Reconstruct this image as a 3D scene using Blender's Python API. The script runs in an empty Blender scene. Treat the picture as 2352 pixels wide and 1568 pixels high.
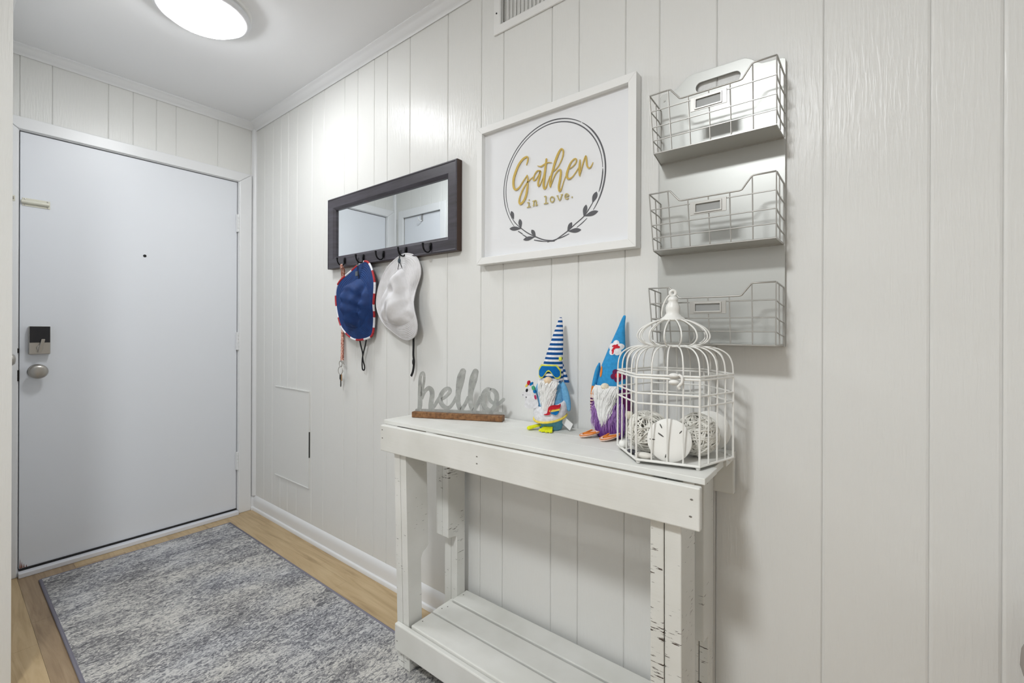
import bpy, math, random
from math import sin, cos, pi, radians, sqrt, atan2, hypot
from mathutils import Vector, Matrix
from mathutils.geometry import tessellate_polygon

random.seed(7)
SC = bpy.context.scene
COL = SC.collection

# ------------------------------------------------------------------ camera
YAW, ROLL = radians(51.917), radians(0.2068)
_v = Vector((sin(YAW), cos(YAW), 0))
_r0 = Vector((cos(YAW), -sin(YAW), 0))
_u0 = Vector((0, 0, 1))
_r = _r0 * cos(ROLL) + _u0 * sin(ROLL)
_u = -_r0 * sin(ROLL) + _u0 * cos(ROLL)
cam_data = bpy.data.cameras.new('camera')
cam = bpy.data.objects.new('camera', cam_data)
COL.objects.link(cam)
M3 = Matrix((( _r.x, _u.x, -_v.x), (_r.y, _u.y, -_v.y), (_r.z, _u.z, -_v.z)))
cam.matrix_world = Matrix.Translation((-1.2568, -3.0694, 1.1427)) @ M3.to_4x4()
cam_data.sensor_width = 36.0
cam_data.lens = 1036.82 / 2352 * 36
cam_data.shift_y = -(784 - 757.7) / 2352
cam_data.clip_start = 0.02
SC.camera = cam

# ------------------------------------------------------------------ world, exposure
w = bpy.data.worlds.new('world'); SC.world = w
w.use_nodes = True
w.node_tree.nodes['Background'].inputs[0].default_value = (0.8, 0.85, 0.9, 1)
w.node_tree.nodes['Background'].inputs[1].default_value = 0.3
SC.view_settings.view_transform = 'Standard'
SC.view_settings.look = 'None'
SC.view_settings.exposure = 0.38
SC.view_settings.gamma = 1.0
SC.view_settings.use_curve_mapping = False
LAMP_HALL = 39.0      # emission of the hall ceiling light
LAMP_ROOM = 110.0       # emission of the light in the room the camera stands in

# ------------------------------------------------------------------ mesh helpers
class MB:
    def __init__(s):
        s.v = []; s.f = []; s.m = []
    def add(s, vs, fs, mi=0):
        o = len(s.v); s.v += [tuple(p) for p in vs]
        for f in fs:
            s.f.append(tuple(i + o for i in f)); s.m.append(mi)
        return s
    def box(s, x0, x1, y0, y1, z0, z1, mi=0):
        vs = [(x, y, z) for x in (x0, x1) for y in (y0, y1) for z in (z0, z1)]
        return s.add(vs, [(0, 1, 3, 2), (4, 6, 7, 5), (0, 4, 5, 1), (2, 3, 7, 6), (0, 2, 6, 4), (1, 5, 7, 3)], mi)
    def hexa(s, p, mi=0):   # 8 points in box order x,y,z
        return s.add(p, [(0, 1, 3, 2), (4, 6, 7, 5), (0, 4, 5, 1), (2, 3, 7, 6), (0, 2, 6, 4), (1, 5, 7, 3)], mi)
    def prism(s, loops, fn, d0, d1, mi=0):
        """loops: outline (and holes) of 2d points; fn(a,b,d) -> 3d"""
        tri = tessellate_polygon([[Vector((a, b, 0)) for a, b in l] for l in loops])
        flat = [p for l in loops for p in l]
        n = len(flat)
        vs = [fn(a, b, d0) for a, b in flat] + [fn(a, b, d1) for a, b in flat]
        fs = [tuple(t) for t in tri] + [tuple(i + n for i in reversed(t)) for t in tri]
        o = 0
        for l in loops:
            k = len(l)
            for i in range(k):
                a, b = o + i, o + (i + 1) % k
                fs.append((a, b, b + n, a + n))
            o += k
        return s.add(vs, fs, mi)
    def tube(s, pts, r, n=8, closed=False, mi=0, cap=True):
        pts = [Vector(p) for p in pts]; k = len(pts)
        rs = r if isinstance(r, (list, tuple)) else [r] * k
        up = None; rings = []
        for i, p in enumerate(pts):
            if closed: t = pts[(i + 1) % k] - pts[i - 1]
            else: t = pts[min(i + 1, k - 1)] - pts[max(i - 1, 0)]
            if t.length < 1e-9: t = Vector((0, 0, 1))
            t.normalize()
            if up is None:
                up = Vector((0, 0, 1)) if abs(t.z) < .9 else Vector((1, 0, 0))
            a = up - t * up.dot(t)
            if a.length < 1e-6: a = t.orthogonal()
            a.normalize(); b = t.cross(a); up = a
            rings.append([p + (a * cos(2 * pi * j / n) + b * sin(2 * pi * j / n)) * rs[i] for j in range(n)])
        vs = [q for ring in rings for q in ring]; fs = []
        for i in range(k if closed else k - 1):
            i2 = (i + 1) % k
            for j in range(n):
                j2 = (j + 1) % n
                fs.append((i * n + j, i * n + j2, i2 * n + j2, i2 * n + j))
        if cap and not closed:
            fs.append(tuple(reversed(range(n)))); fs.append(tuple((k - 1) * n + j for j in range(n)))
        return s.add(vs, fs, mi)
    def lathe(s, prof, n=24, c=(0, 0, 0), sx=1.0, sy=1.0, mat=None, mi=0, mfn=None):
        """profile (r,z); closed caps where r>0 at ends"""
        vs = []
        for r, z in prof:
            for j in range(n):
                a = 2 * pi * j / n
                p = Vector((r * cos(a) * sx, r * sin(a) * sy, z))
                if mat is not None: p = mat @ p
                vs.append((p.x + c[0], p.y + c[1], p.z + c[2]))
        k = len(prof)
        for i in range(k - 1):
            fs = [(i * n + j, i * n + (j + 1) % n, (i + 1) * n + (j + 1) % n, (i + 1) * n + j) for j in range(n)]
            if i == 0: o = len(s.v); s.v += vs
            for f in fs:
                s.f.append(tuple(q + o for q in f)); s.m.append(mfn(i) if mfn else mi)
        s.f.append(tuple(o + j for j in reversed(range(n)))); s.m.append(mfn(0) if mfn else mi)
        s.f.append(tuple(o + (k - 1) * n + j for j in range(n))); s.m.append(mfn(k - 2) if mfn else mi)
        return s
    def ell(s, c, r, mat=None, n=16, k=10, mi=0):
        prof = []
        for i in range(k + 1):
            t = -pi / 2 + pi * i / k
            prof.append((max(cos(t), 0.02), sin(t)))
        S = Matrix.Diagonal((r[0], r[1], r[2]))
        mm = (mat @ S) if mat is not None else S
        return s.lathe(prof, n, c, mat=mm, mi=mi)
    def grid(s, fn, nu, nv, mi=0, closed_u=False):
        vs = [fn(i / nu, j / nv) for j in range(nv + 1) for i in range(nu if closed_u else nu + 1)]
        W = nu if closed_u else nu + 1
        fs = []
        for j in range(nv):
            for i in range(nu):
                i2 = (i + 1) % W if closed_u else i + 1
                fs.append((j * W + i, j * W + i2, (j + 1) * W + i2, (j + 1) * W + i))
        return s.add(vs, fs, mi)
    def ribbon(s, pts, fn, d0, d1, sub=6, mi=0, cap=True):
        """flat brush stroke: pts (a,b,width); fn(a,b,d)->3d"""
        P = smooth(pts, sub) if len(pts) > 2 else list(pts)
        L = []; R = []
        for i, p in enumerate(P):
            q0 = P[max(i - 1, 0)]; q1 = P[min(i + 1, len(P) - 1)]
            tx, ty = q1[0] - q0[0], q1[1] - q0[1]; l = hypot(tx, ty) or 1
            nx, ny = -ty / l, tx / l; h = p[2] / 2
            L.append((p[0] + nx * h, p[1] + ny * h)); R.append((p[0] - nx * h, p[1] - ny * h))
        k = len(P)
        vs = []
        for d in (d0, d1):
            vs += [fn(a, b, d) for a, b in L] + [fn(a, b, d) for a, b in R]
        fs = []
        for i in range(k - 1):
            fs += [(i, i + 1, k + i + 1, k + i), (2 * k + i, 3 * k + i, 3 * k + i + 1, 2 * k + i + 1),
                   (i, 2 * k + i, 2 * k + i + 1, i + 1), (k + i, k + i + 1, 3 * k + i + 1, 3 * k + i)]
        fs += [(0, k, 3 * k, 2 * k), (k - 1, 3 * k - 1, 4 * k - 1, 2 * k - 1)]
        s.add(vs, fs, mi)
        if cap:
            for p in (P[0], P[-1]):
                s.prism([[(p[0] + p[2] / 2 * cos(2 * pi * j / 14), p[1] + p[2] / 2 * sin(2 * pi * j / 14)) for j in range(14)]], fn, d0 - .00006, d1 + .00006, mi)
        return s
    def build(s, name, mats, parent=None, smooth_=False, bevel=0, solid=0, sub=0, mods=True):
        me = bpy.data.meshes.new(name)
        me.from_pydata(s.v, [], s.f); me.update()
        if not isinstance(mats, (list, tuple)): mats = [mats]
        for m in mats: me.materials.append(m)
        me.polygons.foreach_set('material_index', s.m)
        if smooth_: me.polygons.foreach_set('use_smooth', [True] * len(me.polygons))
        import bmesh
        bm = bmesh.new(); bm.from_mesh(me)
        bmesh.ops.recalc_face_normals(bm, faces=bm.faces)
        bm.to_mesh(me); bm.free()
        o = bpy.data.objects.new(name, me); COL.objects.link(o)
        if parent is not None: o.parent = parent
        if solid:
            m = o.modifiers.new('solid', 'SOLIDIFY'); m.thickness = solid; m.offset = 0
        if bevel:
            m = o.modifiers.new('bevel', 'BEVEL'); m.width = bevel; m.segments = 2; m.limit_method = 'ANGLE'
        if sub:
            m = o.modifiers.new('sub', 'SUBSURF'); m.levels = sub; m.render_levels = sub
        if smooth_ == 'auto':
            ang = radians(40)
            me.set_sharp_from_angle(angle=ang)
        return o

def smooth(pts, sub=6, closed=False):
    """Catmull-Rom through tuples of any length"""
    P = list(pts); n = len(P); out = []
    rng = range(n) if closed else range(n - 1)
    for i in rng:
        if closed: p0, p1, p2, p3 = P[i - 1], P[i], P[(i + 1) % n], P[(i + 2) % n]
        else: p0, p1, p2, p3 = P[max(i - 1, 0)], P[i], P[i + 1], P[min(i + 2, n - 1)]
        for j in range(sub):
            t = j / sub
            out.append(tuple(.5 * (2 * b + (c - a) * t + (2 * a - 5 * b + 4 * c - d) * t * t + (3 * b - a - 3 * c + d) * t ** 3)
                             for a, b, c, d in zip(p0, p1, p2, p3)))
    if not closed: out.append(tuple(P[-1]))
    return out

def empty(name, loc=(0, 0, 0), rz=0.0):
    o = bpy.data.objects.new(name, None); COL.objects.link(o)
    o.location = loc; o.rotation_euler = (0, 0, rz); o.empty_display_size = .05
    return o
def tag(o, label, cat, group=None):
    o['label'] = label; o['category'] = cat
    if group: o['group'] = group
    return o
def struct(o, label=None):
    o['kind'] = 'structure'
    if label: o['label'] = label
    return o
def share(src, parent, name=None):
    o = src.copy(); COL.objects.link(o); o.parent = parent
    if name: o.name = name
    return o

# ------------------------------------------------------------------ materials
def s2l(c):
    return tuple(((x / 255) / 12.92 if x / 255 <= .04045 else ((x / 255 + .055) / 1.055) ** 2.4) for x in c)
class Mat:
    def __init__(s, name, col=(200, 200, 200), rough=.5, metal=0.0, spec=.5):
        s.m = bpy.data.materials.new(name); s.m.use_nodes = True
        s.nt = s.m.node_tree; s.n = s.nt.nodes; s.l = s.nt.links
        s.p = s.n['Principled BSDF']
        s.p.inputs['Base Color'].default_value = (*s2l(col), 1)
        s.p.inputs['Roughness'].default_value = rough
        s.p.inputs['Metallic'].default_value = metal
        s.p.inputs['Specular IOR Level'].default_value = spec
        s.coord = None
    def vec(s, scale=(1, 1, 1), rot=(0, 0, 0), obj=True):
        if s.coord is None: s.coord = s.n.new('ShaderNodeTexCoord')
        mp = s.n.new('ShaderNodeMapping'); mp.inputs['Scale'].default_value = scale; mp.inputs['Rotation'].default_value = rot
        s.l.new(s.coord.outputs['Object'], mp.inputs['Vector']); return mp.outputs[0]
    def noise(s, scale=(1, 1, 1), sc=1.0, detail=3, rough=.5, dist=0.0, rot=(0, 0, 0)):
        n = s.n.new('ShaderNodeTexNoise'); n.inputs['Scale'].default_value = sc; n.inputs['Detail'].default_value = detail
        n.inputs['Roughness'].default_value = rough; n.inputs['Distortion'].default_value = dist
        s.l.new(s.vec(scale, rot), n.inputs['Vector']); return n.outputs['Fac']
    def ramp(s, fac, stops, interp='LINEAR'):
        r = s.n.new('ShaderNodeValToRGB'); r.color_ramp.interpolation = interp
        e = r.color_ramp.elements
        while len(e) > 1: e.remove(e[-1])
        for i, (p, c) in enumerate(stops):
            el = e[0] if i == 0 else e.new(p)
            el.position = p; el.color = (*s2l(c), 1) if isinstance(c, tuple) else (c, c, c, 1)
        s.l.new(fac, r.inputs[0]); return r.outputs[0]
    def mix(s, fac, a, b, mode='MIX'):
        m = s.n.new('ShaderNodeMix'); m.data_type = 'RGBA'; m.blend_type = mode
        for k, x in ((0, fac), (6, a), (7, b)):
            if isinstance(x, (int, float)): m.inputs[k].default_value = x
            elif isinstance(x, tuple): m.inputs[k].default_value = (*s2l(x), 1)
            else: s.l.new(x, m.inputs[k])
        return m.outputs[2]
    def math(s, op, a, b=0.0):
        m = s.n.new('ShaderNodeMath'); m.operation = op
        for k, x in ((0, a), (1, b)):
            if isinstance(x, (int, float)): m.inputs[k].default_value = x
            else: s.l.new(x, m.inputs[k])
        return m.outputs[0]
    def color(s, sock): s.l.new(sock, s.p.inputs['Base Color']); return s
    def rough(s, sock): s.l.new(sock, s.p.inputs['Roughness']); return s
    def bump(s, h, strength=.3, dist=.002):
        b = s.n.new('ShaderNodeBump'); b.inputs['Strength'].default_value = strength; b.inputs['Distance'].default_value = dist
        s.l.new(h, b.inputs['Height']); s.l.new(b.outputs[0], s.p.inputs['Normal']); return s

def plain(name, col, rough=.5, metal=0, bump=0, bscale=200, spec=.5):
    m = Mat(name, col, rough, metal, spec)
    if bump: m.bump(m.noise(sc=bscale, detail=3), bump, .001)
    return m.m

WALLC = (228, 228, 225)
def wall_mat(name, col, across):
    m = Mat(name, col, .30, spec=.28)
    sc = (3, 55, 3.2) if across == 'y' else (55, 3, 3.2)
    g = m.noise(sc, 1.0, 4, .6, 1.2)
    sc2 = (20, 160, 16) if across == 'y' else (160, 20, 16)
    g2 = m.ramp(m.noise(sc2, 1.0, 2, .5), [(.45, 0.0), (.62, 1.0)])
    h = m.math('ADD', m.math('MULTIPLY', g, .7), m.math('MULTIPLY', g2, .35))
    m.bump(h, .23, .003)
    return m.m
M_wall = wall_mat('painted_panelling', WALLC, 'y')
M_wall_x = wall_mat('painted_panelling_door_wall', WALLC, 'x')
M_ceil = plain('ceiling_paint', (242, 243, 245), .6, bump=.05, bscale=120)
M_trim = plain('trim_paint', (232, 233, 234), .32, bump=.04, bscale=60)
M_white_wall = plain('bounce_white_paint', (245, 245, 245), .7)  # unseen walls made whiter than the panelling, to bounce more light
M_door = plain('door_paint', (228, 231, 236), .38, bump=.03, bscale=90)
M_black = plain('black_rubber', (14, 13, 13), .6)
M_dark = plain('dark_gap', (10, 9, 8), .9)

def plank_mat(name, c0, c1, c2, seed):
    m = Mat(name, c1, .42)
    g = m.noise((26 + seed, 2.2, 1), 1.0, 5, .6, 1.5)
    f = m.noise((140, 6, 1), 1.0, 3, .5)
    c = m.ramp(g, [(.28, c0), (.5, c1), (.72, c2)])
    m.color(m.mix(m.math('MULTIPLY', f, .35), c, c0))
    m.bump(f, .06, .001)
    return m.m
M_plank = [plank_mat('oak_plank_light', (162, 138, 102), (192, 167, 128), (206, 183, 145), 0),
           plank_mat('oak_plank_mid', (142, 119, 90), (172, 148, 115), (188, 166, 133), 3),
           plank_mat('oak_plank_brown', (130, 108, 84), (160, 137, 108), (176, 154, 125), 6)]

def console_mat(name, dash=False, crack=0.0):
    m = Mat(name, (226, 226, 221), .5)
    base = m.ramp(m.noise(sc=6, detail=3), [(.3, (217, 217, 211)), (.7, (231, 231, 227))])
    if dash:
        d1 = m.noise((30, 30, 240), 1.0, 3, .6)
        d2 = m.noise((9, 9, 9), 1.0, 2)
        k = m.ramp(m.math('ADD', d1, m.math('MULTIPLY', d2, .55)), [(.955, 0.0), (1.0, 1.0)])
    else:
        d1 = m.noise((55, 55, 55), 1.0, 3, .65, .6)
        d2 = m.noise((6, 6, 6), 1.0, 2)
        k = m.ramp(m.math('ADD', d1, m.math('MULTIPLY', d2, .6)), [(1.06, 0.0), (1.1, 1.0)])
    m.color(m.mix(k, base, (72, 62, 54)))
    grain = m.noise((14, 4, 90) if dash else (60, 5, 60), 1.0, 4, .6)
    h = m.math('SUBTRACT', grain, m.math('MULTIPLY', k, .5))
    m.bump(h, .22, .002)
    return m.m
M_con = console_mat('whitewashed_board')
M_con_leg = console_mat('whitewashed_leg', True)

def rug_mat():
    m = Mat('rug_pile', (150, 150, 150), .95, spec=.1)
    fine = m.noise((48, 95, 1), 1.0, 4, .7, 1.6)
    band = m.noise((3.0, 7.5, 1), 1.0, 4, .65, .8)
    blot = m.noise((5, 8, 1), .9, 3, .6, .5)
    streak = m.noise((5, 46, 1), 1.0, 3, .6, .5)
    a = m.math('ADD', fine, m.math('MULTIPLY', m.math('SUBTRACT', band, .5), .32))
    a = m.math('ADD', a, m.math('MULTIPLY', m.math('SUBTRACT', streak, .5), .16))
    a = m.math('ADD', a, m.math('MULTIPLY', m.math('SUBTRACT', blot, .5), .22))
    c = m.ramp(a, [(.37, (104, 104, 108)), (.45, (134, 134, 137)), (.51, (170, 170, 170)), (.59, (208, 207, 204))])
    hue = m.ramp(m.noise((2, 3, 1), 1.0, 2), [(.4, (255, 253, 250)), (.62, (250, 251, 255))])
    m.color(m.mix(1.0, c, hue, 'MULTIPLY'))
    m.bump(m.noise((350, 350, 1), 1.0, 2), .5, .003)
    return m.m
M_rug = rug_mat()
M_rug_edge = plain('rug_binding', (128, 126, 138), .9, bump=.3, bscale=400)

M_espresso = Mat('espresso_wood', (62, 58, 64), .33)
_g = M_espresso.noise((6, 6, 60), 1.0, 4, .6)
M_espresso.color(M_espresso.ramp(_g, [(.3, (52, 48, 53)), (.7, (74, 71, 80))])).bump(_g, .08, .001); M_espresso = M_espresso.m
M_espresso_side = plain('espresso_wood_side', (58, 36, 24), .4)
M_mirror = plain('mirror_silver', (236, 240, 242), .01, 1.0)
M_hook = plain('hook_black_metal', (30, 30, 33), .3, .7)
M_steel = plain('satin_nickel', (176, 172, 166), .3, 1.0)
M_steel_dk = plain('dark_keypad_plastic', (12, 12, 20), .15)
M_galv = Mat('galvanised_sheet', (165, 167, 165), .48, .35)
_g = M_galv.noise(sc=38, detail=3, rough=.6, dist=.4)
M_galv.color(M_galv.ramp(_g, [(.3, (150, 152, 150)), (.5, (168, 170, 167)), (.7, (186, 188, 186))], 'EASE')); M_galv = M_galv.m
M_walnut = Mat('stained_wood_base', (150, 105, 62), .55)
_g = M_walnut.noise((8, 90, 90), 1.0, 4, .6)
M_walnut.color(M_walnut.ramp(_g, [(.3, (92, 60, 34)), (.5, (128, 88, 52)), (.75, (156, 114, 72))])).bump(_g, .15, .001); M_walnut = M_walnut.m
M_frame = plain('picture_frame_white', (236, 236, 234), .45)
M_paper = plain('picture_backing', (234, 235, 237), .25)
M_ink = plain('charcoal_ink', (88, 88, 92), .5)
M_gold = plain('gold_lettering', (212, 182, 96), .3, .3)
M_gold_s = plain('typewriter_gold', (190, 172, 108), .5, .1)
M_org = plain('grey_enamel_metal', (188, 189, 185), .36, .35, bump=.03, bscale=40)
M_wire = plain('grey_wire', (176, 174, 169), .35, .5)
M_cage = plain('white_enamel_wire', (234, 233, 228), .4)
M_rattan = plain('white_rattan', (226, 224, 216), .6, bump=.2, bscale=120)
M_shell = plain('bleached_shell', (236, 235, 230), .65, bump=.15, bscale=300)
M_slit = plain('shell_slit', (92, 90, 86), .9)
M_pebble_dk = plain('dark_pebble', (52, 52, 60), .4)
M_pebble = plain('pale_pebble', (222, 219, 211), .6, bump=.2, bscale=80)

def lamp_mat(name, col, strength):
    m = bpy.data.materials.new(name); m.use_nodes = True
    p = m.node_tree.nodes['Principled BSDF']
    p.inputs['Base Color'].default_value = (.9, .9, .9, 1)
    p.inputs['Emission Color'].default_value = (*col, 1)
    p.inputs['Emission Strength'].default_value = strength
    return m

# ================================================================== STRUCTURE
CEIL = 2.44
XL = -1.11          # hall's left wall
YR = -0.97          # end of that wall; the room opens to the left of it
XF, YB = -3.0, -4.6 # far walls of the room behind the camera

# ---- floor: sub floor + planks running towards the door
floor = struct(MB().box(XF - .1, .12, YB - .1, .12, -.06, -.006).build('floor', M_dark))
PW = .1842
def planks():
    k = 0
    for i in range(-1, 19):
        x1 = -.105 - (i) * PW; x0 = x1 - PW
        x1 = min(x1, .0); x0 = max(x0, XF)
        if x1 - x0 < .01: continue
        off = {-1: -.985, 5: -.714}.get(i, -((i * .437) % 1.22))
        ys = [0.0]
        y = off
        while y > YB:
            ys.append(y); y -= 1.22
        ys.append(YB)
        for a, b in zip(ys, ys[1:]):
            if a - b < .01: continue
            if x1 < XL - .05 and b > YR: continue
            g = .0003
            o = MB().box(x0 + g, x1 - g, b + g, a - g, -.006, 0).build('plank', M_plank[{-1: 0, 0: 0, 5: 0, 4: 2}.get(i, (i * 7 + k) % 3)], floor)
            k += 1
planks()

ceiling = struct(MB().box(XF - .1, .12, YB - .1, .12, CEIL, CEIL + .08).build('ceiling', M_ceil))

# ---- right wall with its embossed panel boards
wall_right = struct(MB().box(.0035, .11, YB - .1, .12, 0, CEIL).build('wall_right', M_wall))
GR = [0.0, -.132, -.243, -.345, -.436, -.541, -.704, -.824, -1.0175, -1.131, -1.265, -1.364, -1.522, -1.7556, -1.935, -2.0424, -2.249,
      -2.351, -2.508, -2.610, -2.762, -2.992, -3.173, -3.276, -3.47, -3.58, -3.78, -3.99, -4.2, -4.36, YB]
def board_y(y0, y1, z0, z1, x=0.0, sgn=1, wide=.004):
    c = wide
    poly = [(y0 + .0008, .0035), (y0 + .0008, .0018), (y0 + c, 0), (y1 - c, 0), (y1 - .0008, .0018), (y1 - .0008, .0035)]
    return MB().prism([poly], lambda a, b, d: (x + sgn * b, a, d), z0, z1)
for i, (a, b) in enumerate(zip(GR, GR[1:])):
    board_y(b, a, 0, CEIL, wide=.0052 if a < -2.9 else .0032).build('panel_board', M_wall, wall_right)

# ---- door wall
DX0, DX1, DZ = -1.0225, -.1015, 2.055     # door opening
wb = MB().box(XL - .1, DX0 - .014, .0035, .12, 0, CEIL).box(DX1 + .014, .0035, .0035, .12, 0, CEIL)
wb.box(DX0 - .014, DX1 + .014, .0035, .12, DZ + .014, CEIL)
wall_back = struct(wb.build('wall_back', M_wall_x))
GX = [0, -.025, -.212, -.4219, -.512, -.6123, -.7121, -.9156, -1.0215, XL]
def board_x(x0, x1, z0, z1):
    c = .0035
    poly = [(x0 + .0008, .0035), (x0 + .0008, .0016), (x0 + c, 0), (x1 - c, 0), (x1 - .0008, .0016), (x1 - .0008, .0035)]
    return MB().prism([poly], lambda a, b, d: (a, b, d), z0, z1)
for a, b in zip(GX, GX[1:]):
    board_x(b, a, (DZ + .015 if a < -.02 else 0), CEIL).build('panel_board', M_wall_x, wall_back)

# ---- left wall of the hall with the closet door (seen in the mirror)
CY0, CY1, CZ = -.555, -.118, 2.047
wl = MB().box(XL - .10, XL - .0035, CY1, .0, 0, CEIL).box(XL - .10, XL - .0035, YR + .1, CY0, 0, CEIL).box(XL - .10, XL - .0035, CY0, CY1, CZ, CEIL)
wall_left = struct(wl.build('wall_left', M_wall))
for a, b, z0 in ((0, -.2, CZ), (-.2, -.32, CZ), (-.32, -.44, CZ), (-.44, -.56, CZ), (-.56, -.70, 0), (-.70, -.87, 0)):
    board_y(b, a, z0, CEIL, XL, -1).build('panel_board', M_wall, wall_left)
wall_return = struct(MB().box(XF, XL, YR, YR + .1, 0, CEIL).build('wall_return', M_wall_x))
wall_far = struct(MB().box(XF - .1, XF, YB, YR + .1, 0, CEIL).build('wall_far', M_white_wall))
wall_rear = struct(MB().box(XF - .1, .0035, YB - .1, YB, 0, CEIL).build('wall_rear', M_white_wall))

# ---- crown mouldings (cove profile), corner round, baseboards
CROWN = [(0, 0), (0, -.040), (.006, -.042), (.010, -.034), (.016, -.030), (.024, -.024), (.031, -.016), (.036, -.010), (.042, -.008), (.046, -.004), (.046, 0)]
struct(MB().prism([CROWN], lambda a, b, d: (-a, d, CEIL + b), 0, YB).build('trim_1', M_trim, smooth_='auto'), 'white crown moulding along the panelled right wall')
struct(MB().prism([CROWN], lambda a, b, d: (d, -a, CEIL + b), 0, XL).build('trim_2', M_trim, smooth_='auto'), 'white crown moulding above the entry door')
struct(MB().prism([CROWN], lambda a, b, d: (XL + a, d, CEIL + b), 0, YR).build('trim_3', M_trim, smooth_='auto'), 'white crown moulding over the closet door')
qr = [(0, 0)] + [(.021 * cos(t), .021 * sin(t)) for t in [pi / 2 * i / 6 for i in range(7)]]
struct(MB().prism([qr], lambda a, b, d: (-a, -b, d), .086, CEIL - .03).build('trim_4', M_trim, smooth_='auto'), 'quarter round moulding in the corner beside the entry door')
struct(MB().prism([qr], lambda a, b, d: (XL + a, -b, d), 0, CEIL - .03).build('trim_5', M_trim, smooth_='auto'))
BASE = [(0, 0), (.022, 0), (.022, .010), (.019, .016), (.012, .019), (.012, .055), (.0105, .066), (.007, .076), (.003, .083), (0, .086)]
struct(MB().prism([BASE], lambda a, b, d: (-a, d, b), 0, YB).build('baseboard_right', M_trim, smooth_='auto'), 'white baseboard with shoe moulding along the right wall')
struct(MB().prism([BASE], lambda a, b, d: (d, -a, b), 0, -.027).build('baseboard_back', M_trim, smooth_='auto'))

# ---- entry door
door = struct(empty('door_1', (0, 0, 0)), 'plain white entry door with electronic lock')
MB().box(DX0 + .0035, DX1 - .003, .006, .046, .030, DZ - .003).build('door_slab', M_door, door, bevel=.0015)
MB().box(DX0 - .013, DX1 + .013, .048, .06, 0, DZ + .013).build('gap_shade_backing', M_black, door)  # black sheet behind the slab: paints shade in the gaps and the weather seal
def casing(parent, pts, name='casing'):
    return MB().hexa(pts).build(name, M_trim, parent, bevel=.004)
cw = .075; yo, yi = -.016, .0
def bx(x0, x1, z0, z1, cut0=0, cut1=0):
    return [(x0, yo, z0), (x0, yo, z1 + cut0), (x0, yi, z0), (x0, yi, z1 + cut0), (x1, yo, z0), (x1, yo, z1 + cut1), (x1, yi, z0), (x1, yi, z1 + cut1)]
T = DZ + .003
casing(door, [(DX1 + .004, yo, 0), (DX1 + .004, yo, T), (DX1 + .004, yi, 0), (DX1 + .004, yi, T), (DX1 + cw, yo, 0), (DX1 + cw, yo, T + cw - .018), (DX1 + cw, yi, 0), (DX1 + cw, yi, T + cw - .018)])
casing(door, [(DX0 - cw, yo, 0), (DX0 - cw, yo, T + cw - .018), (DX0 - cw, yi, 0), (DX0 - cw, yi, T + cw - .018), (DX0 - .004, yo, 0), (DX0 - .004, yo, T), (DX0 - .004, yi, 0), (DX0 - .004, yi, T)])
h = T + cw - .018
casing(door, [(DX0 - cw, yo, h - .0005), (DX0 - cw, yo, h), (DX0 - cw, yi, h - .0005), (DX0 - cw, yi, h), (DX1 + cw, yo, h - .0005), (DX1 + cw, yo, h), (DX1 + cw, yi, h - .0005), (DX1 + cw, yi, h)]) if False else \
    MB().prism([[(DX0 - cw + .0005, h), (DX1 + cw - .0005, h), (DX1 + .0035, T + .0005), (DX0 - .0035, T + .0005)]], lambda a, b, d: (a, d, b), yo, yi).build('casing', M_trim, door, bevel=.003)
jm = MB().box(DX0 - .013, DX0 - .0005, -.006, .048, 0, DZ + .013).box(DX1 + .0005, DX1 + .013, -.006, .048, 0, DZ + .013).box(DX0 - .0005, DX1 + .0005, -.006, .048, DZ + .0005, DZ + .013)
jm.build('jamb', M_trim, door)
MB().box(DX0, DX1 - .002, -.036, .046, 0, .022).build('threshold', plain('threshold_paint', (226, 228, 234), .5, bump=.2, bscale=50), door, bevel=.003)
MB().box(DX0 + .004, DX1 - .004, -.002, .005, .0225, .030).build('door_sweep', M_black, door)
# rust stain at the door's lower corner
rs = MB(); 
for k, (dx, hh, ww) in enumerate(((.006, .045, .004), (.011, .03, .005), (.018, .02, .004), (.026, .012, .004))):
    rs.prism([[(DX0 + dx, .032), (DX0 + dx + ww, .032), (DX0 + dx + ww * .5, .032 + hh)]], lambda a, b, d: (a, d, b), .0052, .0062)
rs.build('rust_chip', plain('rust', (120, 62, 42), .9), door)
for zc in (1.7985, 1.068, .326):
    hg = MB().box(DX1 - .010, DX1 + .002, -.003, .004, zc - .055, zc + .055).build('hinge', M_trim, door, bevel=.001)
    pn = MB()
    for q in range(5):
        z0 = zc - .054 + q * .0217
        pn.tube([(DX1 - .001, -.008, z0), (DX1 - .001, -.008, z0 + .0205)], .0062, 10)
    pn.build('hinge_knuckle', M_trim, hg)
    MB().box(DX1 + .003, DX1 + .0045, -.0085, -.0065, zc - .03, zc + .035).build('hinge_gap', M_steel, hg)
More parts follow.
